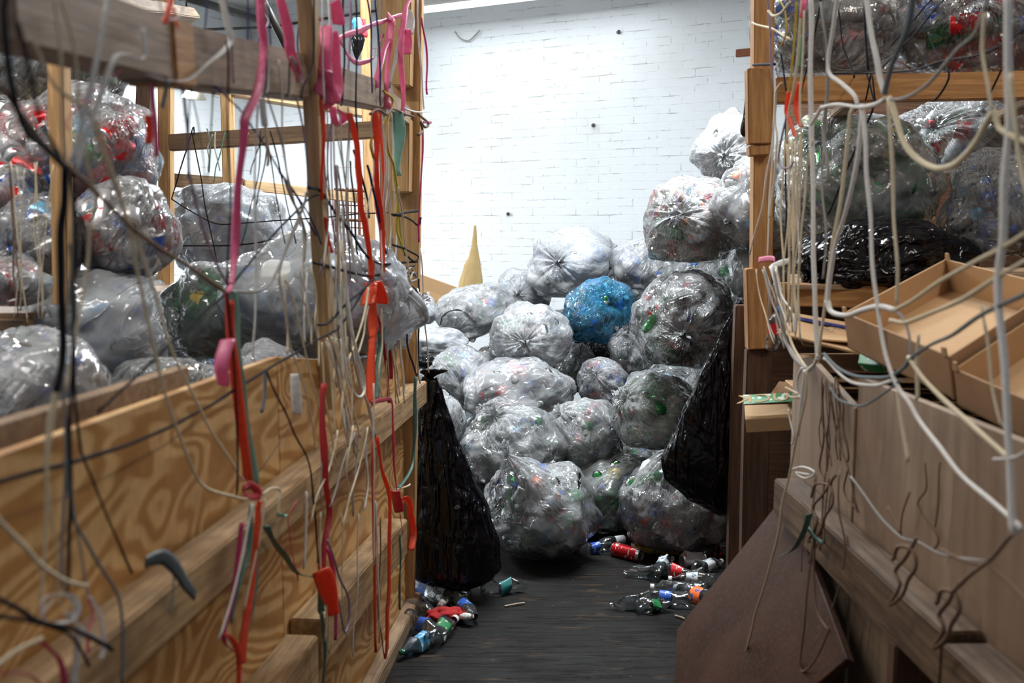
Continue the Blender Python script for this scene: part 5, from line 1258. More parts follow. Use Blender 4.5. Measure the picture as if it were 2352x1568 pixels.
S_('u', 3.5, [(568, -10),(567, 107)], 'straight above the beam, third from its end', off=0.0)
S_('u', 3.5, [(477, -10),(466, 76)], 'straight above the beam beside the chained light', off=0.0)
S_('u', 3.5, [(618, 8),(624, 128)], 'straight above the beam near the slanting bar', off=0.0)
S_('u', 4, [(486, 193),(526, 229),(561, 260),(586, 298),(653, 408),(704, 485),(745, 577),(752, 590)], 'slanting from under the beam to the pine post', off=0.05)
S_('n', 3.5, [(435, 185),(438, 212),(435, 300),(430, 410)], 'hanging under the beam against the white wall, left one', off=0.0)
S_('n', 3, [(444, 185),(438, 212),(455, 290),(470, 410)], 'crossing another under the beam against the white wall', off=0.0)
S_('n', 3.5, [(488, 193),(489, 220),(481, 300),(476, 410)], 'hanging under the beam against the white wall, right one', off=0.0)
S_('n', 3, [(503, 202),(490, 220)], 'short spur under the beam', off=0.0)
S_('m', 7, [(400, 184),(421, 207),(425, 258),(429, 300),(432, 350),(440, 420),(480, 560),(530, 668)], 'bent strand under the left part of the beam, falling to the mint ribbon', off=0.04)
S_('s', 10, [(385, 184),(380, 215),(373, 245)], 'short tassel under the splice block', off=0.06)
S_('O', 11, [(398, -10),(387, 29),(381, 54)], 'bunched at the top left over the beam, left one', off=0.09)
S_('O', 9, [(402, 20),(408, 40),(411, 62)], 'bunched at the top left over the beam, right one', off=0.09)
S_('w', 4, [(368, -10),(372, 25),(395, 45),(415, 30),(423, -5)], 'looped over the orange ribbons at the top left', off=0.09)
S_('P', 8, [(348, 168),(352, 205),(356, 270),(359, 360)], 'hanging in strands under the splice block', off=0.02)
S_('P', 3, [(305, 140),(240, 190),(160, 270),(158, 300)], 'thin, slanting across the can bag', off=0.04)
S_('O', 12, [(340, 265),(346, 300),(344, 330)], 'tucked at the side of the big can bag', off=0.0)
S_('g', 4, [(0, 210),(40, 150),(75, 130)], 'near the dark bag at the upper left', off=0.0)
S_('P', 17, [(767, 2),(771, 24),(777, 56)], 'short wide tail at the very top by the pine post', off=0.08)
S_('G', 6, [(719, 11),(730, 32),(745, 56)], 'tight twist from the pine post to the pink bunch', off=0.08)
S_('P', 14, [(748, 60),(738, 90),(735, 120),(740, 150),(733, 190),(730, 216)], 'leftmost strand of the big pink bunch', off=0.075)
S_('P', 18, [(749, 60),(744, 100),(743, 140),(749, 190),(755, 240)], 'second strand of the big pink bunch', off=0.085)
S_('P', 18, [(758, 76),(766, 110),(773, 160),(776, 200),(770, 232)], 'right strand of the big pink bunch', off=0.08)
S_('P', 34, [(746, 160),(754, 195),(762, 225),(765, 242)], 'wide gathered sheet at the middle of the pink bunch', off=0.09)
S_('P', 18, [(722, 104),(732, 92),(744, 78)], 'flap sticking out left of the pink bunch', off=0.07)
S_('P', 10, [(763, 246),(768, 275),(778, 288),(789, 280),(786, 262),(775, 252)], 'loop under the pink bunch', off=0.08)
S_('G', 7, [(776, 88),(788, 107),(800, 130),(820, 144),(853, 136),(866, 108),(882, 80)], 'sagging like a sling between pink bunch and end post', off=0.04)
S_('P', 8, [(776, 90),(800, 78),(821, 72),(855, 56),(880, 50),(901, 40),(933, 34)], 'twisted, stretched from the pink bunch to the end post', off=0.05)
S_('P', 10, [(897, 42),(893, 80),(876, 134),(866, 175),(863, 202)], 'forked left strand below the star knot', off=0.05)
S_('P', 8, [(896, 42),(893, 120),(889, 187),(889, 240)], 'forked straight strand ending in a ball', off=0.055, knot=[1.0])
S_('P', 12, [(890, 36),(898, 42),(907, 52)], 'star knot beside the end post', off=0.06)
S_('P', 8, [(945, -8),(932, 26),(923, 80),(920, 128),(924, 200),(925, 268)], 'hanging in front of the end post to the mint ribbon', off=0.07)
S_('P', 21, [(929, 66),(932, 100),(931, 125)], 'wide drooping tail in front of the end post', off=0.075)
S_('W', 12, [(936, 26),(941, 50),(938, 76)], 'short flap at the top of the end post', off=0.07)
S_('g', 7, [(932, 20),(925, 60),(912, 120),(893, 200)], 'slanting from the end post top to the beam end', off=0.06)
S_('M', 14, [(915, 255),(915, 308),(913, 404)], 'wide and short, hanging at the end post', off=0.07)
S_('y', 6, [(880, 209),(898, 222),(901, 240),(888, 295),(890, 340),(901, 375),(904, 395),(914, 453),(910, 525),(921, 564),(934, 588)], 'hanging in a long slack line by the end post', off=0.065)
S_('y', 5, [(934, 588),(918, 545),(914, 480),(905, 400)], 'returning upward beside the long yellow one', off=0.06)
S_('y', 5, [(885, 270),(870, 290),(850, 325),(853, 350),(862, 372)], 'short curl under the beam end', off=0.06)
S_('k', 5, [(788, -8),(790, 80),(791, 161),(787, 230),(783, 242)], 'falling right of the pink bunch', off=0.07)
S_('k', 4, [(817, -8),(818, 160),(819, 260),(821, 345)], 'falling in front of the small black bundle', off=0.06)
S_('u', 4, [(842, -8),(850, 54),(853, 140),(855, 214)], 'tight, between pink bunch and end post, left one', off=0.06)
S_('u', 4, [(862, -8),(868, 80),(872, 160),(874, 243)], 'tight, between pink bunch and end post, right one', off=0.06)
S_('m', 6, [(804, -8),(803, 90),(802, 182)], 'straight, just right of the pink bunch', off=0.04)
S_('w', 4, [(959, -8),(963, 107),(972, 228),(972, 255),(950, 256),(928, 248)], 'falling down the end post and hooking back', off=0.1)
S_('G', 3, [(967, 40),(979, 107),(979, 187),(981, 217)], 'thin, on the right edge of the end post', off=0.1)
S_('G', 3, [(971, 295),(969, 350),(966, 420),(963, 480),(962, 556)], 'thin, low on the right edge of the end post', off=0.09)
S_('w', 4, [(739, -8),(740, 60),(741, 130),(744, 240)], 'straight through the pink bunch, left one', off=0.09)
S_('w', 5, [(754, -8),(756, 80),(759, 160),(762, 240)], 'straight through the pink bunch, right one', off=0.09)
S_('b', 7, [(960, 262),(975, 272),(985, 285),(978, 292),(968, 280),(972, 300),(960, 310)], 'tangled in a clump on the end post', off=0.1)
S_('b', 6, [(850, 262),(870, 252),(885, 262),(905, 250),(930, 262),(950, 268)], 'wound in a mess at the beam end', off=0.08)
S_('G', 4, [(972, 280),(985, 281),(991, 281)], 'tiny flag sticking out from the end post', off=0.1)
S_('O', 9, [(801, 260),(812, 305),(821, 347),(827, 459),(838, 520),(847, 577),(852, 640)], 'long, from the beam to the orange fan, left one', off=0.07)
S_('O', 9, [(860, 250),(865, 357),(868, 440),(872, 510),(878, 600),(878, 642)], 'long, from the beam to the orange fan, right one', off=0.07)
S_('O', 4, [(875, 260),(880, 408),(883, 510),(880, 600)], 'narrow, beside the right long one', off=0.07)
S_('O', 6, [(737, 230),(741, 280),(742, 332),(740, 459)], 'hanging by the pine post under the pink bunch', off=0.08)
S_('O', 13, [(749, 500),(755, 540),(762, 580)], 'short wide tail over the milky bag', off=0.07)
S_('R', 8, [(852, 600),(855, 625),(852, 660)], 'knotted end of the left long orange one', off=0.07)
S_('O', 26, [(856, 648),(862, 672),(870, 695)], 'wide fan under the left knot, right half', off=0.075)
S_('O', 20, [(852, 650),(848, 672),(842, 700)], 'wide fan under the left knot, left half', off=0.07)
S_('O', 14, [(853, 660),(856, 740),(854, 800),(853, 860),(850, 926)], 'broad and straight down to the mid rail', off=0.08)
S_('O', 14, [(886, 650),(896, 680),(905, 710),(898, 745)], 'wide fan under the right knot', off=0.07)
S_('T', 12, [(882, 660),(878, 710),(874, 765),(876, 799),(868, 860),(862, 921)], 'long, between the orange fans and the mid rail', off=0.07)
S_('R', 4, [(886, 655),(890, 700),(888, 752)], 'narrow, between the fans', off=0.075)
S_('R', 5, [(856, 700),(872, 750),(882, 810),(890, 880),(894, 925)], 'slanting from the left fan to the rail end', off=0.075)
S_('R', 5, [(893, 735),(897, 800),(898, 870)], 'short, hanging right of the teal one', off=0.075)
S_('w', 4, [(893, 650),(905, 700),(905, 760),(915, 880),(918, 908)], 'from the right fan straight to the mid rail', off=0.08)
S_('c', 5, [(845, 660),(838, 700),(820, 780),(800, 835)], 'from the left fan slanting to the plywood top', off=0.07)
S_('c', 4, [(860, 660),(840, 720),(835, 770),(822, 812)], 'from the left fan slanting back to the plywood', off=0.075)
S_('R', 6, [(520, 668),(523, 700),(530, 770)], 'dark, just under the meeting of ropes', off=0.08)
S_('O', 15, [(528, 690),(532, 768),(538, 840),(545, 910),(556, 1010),(570, 1105)], 'broad, down to the red knot on the mid rail', off=0.08)
S_('M', 15, [(533, 668),(540, 720),(546, 800),(552, 850),(560, 900),(572, 1010),(584, 1110)], 'broad, down to the red knot on the mid rail', off=0.085)
S_('P', 22, [(522, 780),(511, 815),(507, 845),(512, 885)], 'wide drooping flag left of the broad orange one', off=0.085)
S_('R', 14, [(560, 1120),(572, 1112),(590, 1122),(596, 1135),(578, 1142),(562, 1130),(575, 1118)], 'knotted lump on the mid rail', off=0.12)
S_('k', 5, [(532, 668),(536, 800),(540, 950),(543, 1138)], 'straight behind the broad orange and mint pair', off=0.07)
S_('O', 15, [(597, 1150),(590, 1240),(583, 1329),(572, 1400),(560, 1480),(556, 1525)], 'falling from the red knot over the lower rail', off=0.13)
S_('T', 8, [(578, 1160),(572, 1258),(550, 1340),(532, 1431)], 'falling from the red knot to the lower left', off=0.12)
S_('w', 5, [(578, 1156),(560, 1250),(530, 1370),(501, 1467)], 'falling straight from the red knot to the lower left', off=0.13)
S_('c', 5, [(608, 1145),(600, 1200),(590, 1260),(575, 1330),(560, 1400)], 'falling from the red knot beside the orange one', off=0.13)
S_('G', 9, [(556, 1200),(545, 1290),(530, 1380),(516, 1467),(545, 1500)], 'falling from the red knot, darkest of its tails', off=0.11)
S_('T', 7, [(596, 1180),(592, 1290),(575, 1400),(556, 1480)], 'falling straight down from the red knot', off=0.125)
S_('O', 8, [(516, 1455),(530, 1465),(545, 1500),(550, 1580)], 'crumpled at the lowest left rail', off=0.12)
S_('W', 8, [(520, 1460),(540, 1490),(552, 1530),(556, 1580)], 'clear, crumpled at the lowest left rail', off=0.12)
S_('c', 6, [(603, 1135),(625, 1122),(644, 1125),(640, 1150),(638, 1180)], 'wound round the mid rail right of the red knot', off=0.12)
S_('T', 14, [(611, 1208),(630, 1240),(654, 1278),(672, 1303),(690, 1319),(731, 1332),(738, 1380),(740, 1406)], 'thick, slanting down to the orange pouch', off=0.1)
S_('R', 7, [(682, 1152),(664, 1186),(668, 1230),(674, 1278),(685, 1332)], 'hanging between the mid and lower rails', off=0.1)
S_('M', 12, [(640, 1180),(648, 1186),(656, 1182)], 'small lump under the mid rail', off=0.1)
S_('w', 5, [(703, 1128),(701, 1200),(697, 1306)], 'straight between mid and lower rails', off=0.1)
S_('k', 5, [(613, 855),(660, 960),(709, 1066),(725, 1176),(731, 1293)], 'slanting over plywood, mid rail and below', off=0.11)
S_('b', 3, [(685, 952),(640, 1020),(593, 1084)], 'thin, crossing the black one on the plywood', off=0.02)
S_('s', 8, [(608, 852),(606, 900),(600, 946)], 'short tag hanging on the plywood', off=0.03)
S_('W', 13, [(676, 858),(677, 900),(680, 952)], 'short tag hanging on the plywood', off=0.07)
S_('R', 10, [(744, 880),(742, 980),(746, 1105),(756, 1176),(748, 1240),(740, 1312)], 'knotted, from the plywood edge over both rails', off=0.11)
S_('O', 24, [(736, 1310),(748, 1350),(760, 1385),(768, 1411)], 'filled like a pouch hanging on the lower rail', off=0.14)
S_('T', 7, [(738, 1406),(745, 1480),(745, 1580)], 'straight, under the lower rail to the picture bottom', off=0.11)
S_('m', 6, [(752, 1240),(768, 1290),(782, 1329),(802, 1380),(803, 1430),(790, 1450),(782, 1400),(770, 1330)], 'slack loop beside the orange pouch', off=0.13)
S_('G', 5, [(752, 1260),(766, 1330),(772, 1400),(770, 1470)], 'thin, inside the slack loop', off=0.13)
S_('w', 4, [(858, 880),(858, 1003),(859, 1150),(858, 1299)], 'straight over the rails, near the pen end', off=0.12)
S_('w', 4, [(862, 1150),(866, 1268),(871, 1477)], 'straight, falling almost to the floor', off=0.12)
S_('O', 6, [(866, 1003),(880, 1075),(894, 1151),(895, 1329),(890, 1420),(884, 1513)], 'long, falling to the kerb, right one', off=0.12)
S_('O', 5, [(856, 1008),(857, 1140),(858, 1278),(863, 1498)], 'long, falling to the kerb, left one', off=0.11)
S_('R', 7, [(852, 926),(880, 918),(902, 924),(904, 1000),(906, 1074),(914, 1151),(924, 1227)], 'wrapped over the rail end and hanging down', off=0.11)
S_('R', 18, [(906, 1128),(914, 1150),(918, 1175)], 'small pouch near the pen end', off=0.12)
S_('O', 11, [(928, 1142),(940, 1155),(946, 1186),(948, 1225),(943, 1264)], 'frayed tail beside the black bag', off=0.13)
S_('T', 4, [(919, 1227),(921, 1300),(918, 1400)], 'thin, low at the pen end', off=0.12)
S_('T', 6, [(955, 865),(953, 960),(950, 1054),(936, 1095),(914, 1120)], 'hanging at the end post to the lower rail', off=0.1)
S_('c', 4, [(941, 1112),(925, 1120),(905, 1125)], 'wound round the lower rail end', off=0.1)
S_('k', 6, [(708, 430),(738, 442),(790, 514),(848, 591),(900, 615),(958, 632)], 'from the pine post to the end post, uppermost crossing the bags', off=0.07)
S_('u', 4, [(640, 387),(672, 440),(705, 501),(730, 545),(749, 579)], 'short slanting one behind the pine post', off=0.04)
S_('k', 6, [(720, 603),(751, 610),(810, 627),(853, 633),(910, 622),(952, 610)], 'sagging from the pine post to the end post', off=0.06)
S_('k', 5, [(853, 646),(910, 645),(940, 634),(957, 628)], 'short, from the left fan knot to the end post', off=0.06)
S_('k', 6, [(848, 652),(810, 685),(785, 707),(756, 741),(730, 746)], 'from the left fan knot back to the pine post', off=0.08)
S_('u', 5, [(844, 380),(864, 470),(882, 564),(908, 640),(933, 719),(938, 800),(958, 864)], 'long slanting one down to the rail end', off=0.065)
S_('k', 5, [(812, 345),(835, 420),(848, 500)], 'short slanting one behind the orange ribbon', off=0.03)
S_('k', 4, [(805, 370),(812, 460),(818, 540),(821, 585)], 'hanging before the rusty cage', off=0.0)
S_('k', 4, [(962, 640),(964, 720),(962, 800),(960, 862)], 'hanging straight on the end post side', off=0.09)
S_('k', 6, [(905, 494),(930, 488),(962, 484)], 'wrapped tight on the end post, top one', off=0.09)
S_('k', 5, [(900, 492),(935, 500),(963, 517),(967, 500)], 'wrapped tight on the end post, second one', off=0.09)
S_('k', 5, [(902, 562),(930, 572),(959, 588),(952, 600),(930, 585)], 'wrapped tight on the end post, third one', off=0.09)
S_('k', 5, [(885, 607),(925, 603),(959, 601)], 'wrapped tight on the end post, fourth one', off=0.085)
S_('g', 5, [(925, 630),(945, 615),(958, 640),(940, 645),(950, 625)], 'tangled on the end post below the black wraps', off=0.09)
S_('b', 5, [(940, 650),(955, 665),(960, 690),(950, 700),(962, 720)], 'frayed on the end post foot', off=0.09)
S_('w', 3, [(965, 570),(972, 680),(978, 780),(985, 855)], 'thin, down to the neck of the hanging black bag', off=0.11)
S_('c', 4, [(915, 430),(930, 560),(945, 680),(958, 800),(965, 880)], 'long, slanting along the end post', off=0.1)
S_('g', 3, [(900, 545),(905, 580),(895, 640),(890, 660)], 'thin tangle end left of the end post', off=0.07)
S_('w', 7, [(771, 380),(775, 480),(778, 622),(782, 700),(785, 760),(800, 860),(815, 905),(828, 910),(836, 890),(832, 860),(815, 800),(800, 720),(790, 600)], 'doubled into a long loop over the plywood', off=0.09)
S_('w', 5, [(785, 477),(792, 600),(800, 700),(812, 790),(830, 870),(836, 900),(850, 940),(862, 1000)], 'long, over the plywood to the mid rail', off=0.09)
S_('m', 4, [(757, 290),(752, 380),(757, 470),(770, 560)], 'under the pink bunch, left one', off=0.05)
S_('m', 4, [(775, 380),(785, 460),(800, 560),(807, 640),(810, 760)], 'hanging before the milky bag right of the pine post', off=0.05)
S_('w', 5, [(590, 225),(590, 330),(587, 460),(585, 600),(583, 780),(586, 830)], 'hanging from the beam left of the pine post', off=0.06)
S_('W', 9, [(601, 225),(603, 250),(608, 290)], 'short wide tail under the beam', off=0.06)
S_('c', 7, [(608, 285),(609, 320),(614, 380)], 'thickened knot under the short white tail', off=0.06)
S_('m', 4, [(612, 214),(628, 262),(648, 340),(668, 440),(690, 520)], 'slanting from the beam to the grey knot, left one', off=0.05)
S_('m', 4, [(678, 224),(690, 270),(702, 340),(706, 450)], 'beside the pine post under the beam', off=0.05)
S_('g', 6, [(653, 408),(668, 455),(690, 500),(700, 545),(697, 600)], 'fluffy, hanging slack left of the pine post', off=0.06)
S_('g', 5, [(690, 500),(665, 560),(640, 630),(648, 680),(668, 760)], 'slack, forming a knee over the big milky bag', off=0.06)
S_('c', 4, [(640, 630),(655, 720),(668, 800),(700, 900),(722, 1035)], 'from the knee down to the mid rail, left one', off=0.08)
S_('c', 4, [(655, 640),(690, 760),(712, 860),(735, 950),(762, 1080)], 'from the knee down to the mid rail, right one', off=0.08)
S_('k', 3, [(575, 400),(600, 320),(612, 330),(590, 470)], 'thin, crossed on the far cross rail', off=-0.2)
S_('k', 3, [(608, 300),(630, 420),(655, 560)], 'thin, from the far cross rail down to the bag', off=-0.2)
S_('k', 3, [(598, 300),(590, 420),(555, 560)], 'thin, from the far cross rail down to the left', off=-0.2)
S_('k', 3, [(620, 300),(650, 430),(680, 560)], 'thin, parallel from the far cross rail down to the right', off=-0.2)
S_('k', 3, [(394, 457),(440, 300),(445, 310)], 'thin, from the left post up to the cross rail', fn=4.05)
S_('k', 3, [(394, 457),(430, 480),(495, 513),(560, 512),(640, 506),(749, 499),(824, 491),(905, 488)], 'thin, stretched from the left post to the end post', fn=3.95)
S_('k', 4, [(375, 563),(450, 564),(550, 562),(640, 548),(705, 535)], 'thin, wrapped before the broad milky bag', fn=3.95)
S_('k', 3, [(440, 300),(460, 400),(475, 490),(500, 610)], 'thin, before the broad milky bag', fn=3.95)
S_('w', 19, [(2312, -15),(2313, 150),(2311, 286),(2307, 510),(2292, 638),(2302, 800),(2312, 960),(2318, 1080),(2330, 1230)], 'thickest, hanging straight at the right edge', fn=PR, off=-0.12)
S_('c', 14, [(2322, 170),(2338, 270),(2350, 380),(2370, 470)], 'slanting off the right edge beside the thickest one', fn=PR, off=-0.12)
S_('w', 11, [(1861, -15),(1862, 150),(1863, 306),(1869, 550),(1877, 800),(1880, 819)], 'straight and pale, left in the net', fn=PR, off=-0.12)
S_('w', 13, [(1988, -15),(2001, 70),(2014, 133),(2020, 180),(2030, 215)], 'from the picture top to the central net knot', fn=PR, off=-0.12)
S_('w', 11, [(1978, 240),(1988, 350),(1996, 459),(2006, 575),(2016, 689),(2034, 800),(2061, 885),(2085, 925),(2107, 967),(2160, 1030),(2214, 1095),(2280, 1155),(2345, 1215)], 'long, from the net knot down across the pale plywood', fn=PR, off=-0.12)
S_('c', 9, [(2061, 890),(2072, 970),(2084, 1060)], 'short pointed end over the pale plywood', fn=PR, off=-0.12)
S_('w', 9, [(1923, -15),(1912, 60),(1901, 158),(1930, 190),(1963, 220),(1970, 240)], 'kinked, at the upper left of the net', fn=PR, off=-0.12)
S_('g', 8, [(1901, 158),(1894, 240),(1890, 300),(1901, 378),(1898, 420)], 'soft and fluffy, left in the net', fn=PR, off=-0.12)
S_('w', 9, [(1860, 290),(1882, 250),(1890, 246),(1924, 240),(1975, 246),(2010, 240),(2032, 226)], 'level one making the net top, left half', fn=PR, off=-0.12)
S_('g', 8, [(2032, 226),(2060, 228),(2088, 219),(2125, 195),(2159, 158),(2200, 110),(2240, 78),(2262, 30),(2280, -15)], 'rising right from the central net knot', fn=PR, off=-0.12)
S_('c', 15, [(2042, 224),(2060, 280),(2083, 332),(2110, 368),(2144, 385),(2170, 385),(2195, 375),(2236, 326),(2262, 285),(2283, 256)], 'sagging in one big loop at the upper right', fn=PR, off=-0.12)
S_('c', 13, [(2283, 256),(2290, 290),(2302, 301),(2330, 315),(2365, 328)], 'running off the right edge from the big loop', fn=PR, off=-0.12)
S_('c', 10, [(2262, 30),(2258, 120),(2275, 200),(2283, 256)], 'from the top down to the big loop end', fn=PR, off=-0.12)
S_('c', 9, [(1960, 245),(1950, 330),(1935, 434),(1915, 560),(1899, 663),(1889, 760),(1884, 815)], 'slanting, left one of the pair under the net knot', fn=PR, off=-0.12)
S_('w', 10, [(1980, 245),(1970, 340),(1955, 434),(1935, 510),(1919, 561),(1905, 640),(1899, 704)], 'slanting, right one of the pair under the net knot', fn=PR, off=-0.12)
S_('w', 13, [(1899, 690),(1908, 716),(1945, 724),(1980, 712),(2016, 704),(2055, 712)], 'bright, level over the cardboard tray', fn=PR, off=-0.12)
S_('c', 11, [(2055, 712),(2108, 684),(2170, 640),(2240, 600),(2287, 575),(2365, 530)], 'rising over the tray to the right edge, upper one', fn=PR, off=-0.12)
S_('c', 11, [(2045, 735),(2083, 740),(2150, 715),(2210, 689),(2280, 640),(2365, 595)], 'rising over the tray to the right edge, lower one', fn=PR, off=-0.12)
S_('g', 7, [(2055, 712),(2075, 730),(2090, 770),(2097, 819)], 'short, dropping over the tray floor', fn=PR, off=-0.12)
S_('c', 8, [(2040, 225),(2045, 350),(2050, 480),(2062, 600),(2060, 700)], 'thin and fluffy, hanging under the central knot', fn=PR, off=-0.12)
S_('s', 9, [(1893, 812),(1925, 845),(1959, 862),(2000, 867),(2041, 865),(2075, 845),(2097, 819),(2140, 790),(2189, 768),(2260, 720),(2365, 670)], 'grey blue, sweeping under the trays', fn=PR, off=-0.12)
S_('w', 8, [(1893, 822),(1920, 850),(1960, 878),(2010, 885),(2050, 874)], 'pale, sweeping under the cartons', fn=PR, off=-0.12)
S_('c', 12, [(2087, 819),(2120, 865),(2163, 911),(2200, 950),(2240, 987),(2280, 1022),(2311, 1049)], 'thick, slanting from the tray to the right edge rope', fn=PR, off=-0.12)
S_('s', 6, [(1908, 890),(1925, 916),(1944, 926),(1972, 932),(2000, 924),(2040, 898),(2068, 872)], 'grey blue, slack loop on the pale plywood', fn=PR, off=-0.12)
S_('w', 8, [(2283, 1054),(2330, 1050),(2365, 1030)], 'from the right edge rope off the picture', fn=PR, off=-0.12)
S_('c', 8, [(2110, 768),(2105, 840),(2104, 920)], 'thin, hanging beside the tray corner', fn=PR, off=-0.12)
S_('c', 8, [(2255, 700),(2270, 800),(2285, 900),(2305, 980)], 'thin, beside the thickest one at the right', off=-0.1, fn=PR)
S_('c', 6, [(1852, 850),(1846, 920),(1827, 1013),(1806, 1120),(1786, 1227),(1745, 1380),(1689, 1580)], 'thin, falling to the picture bottom over the brown board', off=-0.2, fn=PR)
S_('w', 8, [(1770, 612),(1788, 680),(1801, 768),(1822, 815),(1848, 846)], 'thick, from the pink tied post to the lower knot, left one', off=-0.08, fn=PR)
S_('c', 7, [(1782, 612),(1797, 690),(1812, 768),(1832, 815),(1855, 846)], 'from the pink tied post to the lower knot, middle one', off=-0.08, fn=PR)
S_('g', 8, [(1776, 612),(1792, 700),(1803, 775),(1826, 820),(1852, 850)], 'from the pink tied post to the lower knot, dark one', off=-0.09, fn=PR)
S_('w', 9, [(1880, 815),(1872, 835),(1858, 848),(1848, 856)], 'short link between the two lower knots', fn=PR, off=-0.12)
S_('w', 9, [(1848, 850),(1845, 880),(1840, 930),(1833, 1000)], 'white and thick under the lower knot', fn=PR, off=-0.12)
S_('w', 7, [(1842, 845),(1832, 870),(1830, 900),(1838, 915)], 'small loop under the lower knot', off=-0.1, fn=PR)
S_('c', 5, [(1832, 905),(1815, 895),(1805, 890)], 'frayed tuft beside the lower knot, upper one', fn=PR, off=-0.12)
S_('c', 5, [(1834, 912),(1818, 912),(1802, 904)], 'frayed tuft beside the lower knot, lower one', fn=PR, off=-0.12)
S_('w', 5, [(1812, 940),(1815, 965),(1822, 1000),(1818, 1020)], 'thin ragged one left of the plywood edge', off=-0.06, fn=PR)
S_('m', 6, [(1763, -15),(1765, 25),(1770, 80),(1774, 150),(1778, 230),(1775, 300)], 'pinkish, falling down the right post', off=-0.04, fn=PR)
S_('c', 6, [(1765, 25),(1775, 36),(1795, 30),(1815, 5)], 'short hooked one at the right post top', off=-0.04, fn=PR)
S_('w', 4, [(1774, 150),(1780, 220),(1778, 300),(1762, 400),(1748, 480),(1722, 585)], 'slanting over the right post', off=-0.04, fn=PR)
S_('w', 4, [(1782, 240),(1776, 330),(1768, 420),(1765, 500),(1763, 592)], 'straight down the right post', off=-0.04, fn=PR)
S_('c', 5, [(1795, 190),(1783, 215),(1778, 280),(1786, 330),(1772, 450),(1768, 500)], 'doubled and slack on the right post', off=-0.05, fn=PR)
S_('c', 5, [(1728, 52),(1745, 58),(1770, 64),(1790, 75),(1818, 92)], 'wound round the right post near its top', off=-0.03, fn=PR)
S_('k', 6, [(1730, 149),(1755, 148),(1780, 147)], 'tight black band round the right post', off=-0.02, fn=PR)
S_('y', 4, [(1790, 0),(1802, 25),(1807, 60),(1805, 80),(1795, 105)], 'short one with a metal tip by the right post', off=-0.04, fn=PR)
S_('y', 5, [(1830, 5),(1825, 60),(1822, 110),(1818, 170),(1812, 215)], 'yellow green strand right of the post, left one', fn=PR, off=-0.12)
S_('n', 6, [(1842, 80),(1838, 120),(1834, 155)], 'short bright green fold in the strands right of the post', fn=PR, off=-0.12)
S_('c', 6, [(1842, 0),(1836, 90),(1825, 190),(1812, 260),(1808, 330)], 'pale strand right of the post', fn=PR, off=-0.12)
S_('O', 8, [(1812, 210),(1806, 255),(1812, 275),(1822, 300),(1827, 315)], 'knotted in the strands right of the post, left one', fn=PR, off=-0.12)
S_('O', 8, [(1838, 190),(1828, 240),(1834, 275),(1840, 290)], 'knotted in the strands right of the post, right one', fn=PR, off=-0.12)
S_('P', 9, [(1845, -15),(1848, 10),(1842, 40)], 'pink end at the top of the strands right of the post', fn=PR, off=-0.12)
S_('m', 5, [(1808, 265),(1800, 300),(1788, 360),(1795, 382),(1815, 385),(1824, 370)], 'loose loop right of the post', fn=PR, off=-0.12)
S_('c', 5, [(1846, 20),(1846, 120),(1840, 230),(1838, 330),(1830, 480),(1822, 620),(1818, 740)], 'hanging beside the straight pale rope, left one', fn=PR, off=-0.12)
S_('c', 5, [(1868, 320),(1850, 390),(1845, 480),(1838, 580),(1832, 660),(1838, 780)], 'hanging with a small knot beside the straight pale rope', knot=[0.62], fn=PR, off=-0.12)
S_('g', 5, [(1885, 5),(1898, 150),(1895, 250),(1888, 400),(1897, 550),(1890, 640)], 'thin fluffy one right of the straight pale rope', off=-0.08, fn=PR)
S_('c', 4, [(1838, 290),(1832, 330),(1828, 400),(1815, 520),(1812, 620),(1808, 740)], 'thin, left of the small knot strand', fn=PR, off=-0.12)
S_('P', 9, [(1743, 597),(1762, 594),(1779, 596),(1777, 613)], 'bright, tied round the right post joint', off=-0.06, fn=PR)
S_('W', 8, [(1770, 612),(1790, 605),(1812, 598)], 'short white tie at the right post joint', off=-0.07, fn=PR)
S_('k', 4, [(1805, 262),(1806, 420),(1807, 612)], 'straight, hanging under the shelf beam', off=-0.02, fn=PR)
S_('k', 4, [(1792, 120),(1800, 165),(1807, 225)], 'short, slanting on the shelf beam', off=-0.02, fn=PR)
S_('k', 4, [(1888, -15),(1870, 85),(1848, 175),(1840, 215)], 'slanting over the upper grey bag', off=-0.02, fn=PR)
S_('k', 4, [(1925, 20),(1935, 90),(1945, 130),(1962, 178)], 'curving over the upper grey bag', off=0.3, fn=PR)
S_('k', 6, [(1986, -15),(1990, 80),(1995, 160)], 'hanging thick over the upper grey bag', off=0.3, fn=PR)
S_('k', 4, [(2176, -10),(2100, 80),(2026, 155)], 'slanting to the central knot, upper one', off=0.3, fn=PR)
S_('k', 4, [(2146, -10),(2090, 55),(2046, 105)], 'slanting to the central knot, lower one', off=0.3, fn=PR)
S_('k', 5, [(2133, 75),(2150, 115),(2164, 140),(2180, 175),(2147, 230)], 'kinked over the shelf beam', off=0.4, fn=PR)
S_('k', 4, [(1785, 176),(1900, 170),(2078, 163),(2164, 140),(2266, 120),(2360, 65)], 'long, level above the shelf beam', off=0.35, fn=PR)
S_('k', 5, [(2300, 160),(2270, 225)], 'short, crossing the shelf beam at the right', off=0.5, fn=PR)
S_('k', 4, [(1990, 170),(2008, 235),(2000, 170),(1988, 230)], 'crossed round the shelf beam under the knot', off=0.35, fn=PR)
S_('k', 5, [(2006, 245),(1975, 320),(1940, 400),(1902, 492)], 'slanting before the wide clear bag', off=0.2, fn=PR)
S_('s', 15, [(2098, -15),(2082, 60),(2057, 128),(2042, 180),(2034, 215)], 'braided dark, from the top to the central knot', fn=PR, off=-0.12)
S_('b', 5, [(1903, 890),(1918, 987),(1949, 1074),(1969, 1170)], 'brown twine slanting down the pale plywood', off=-0.03, fn=PR)
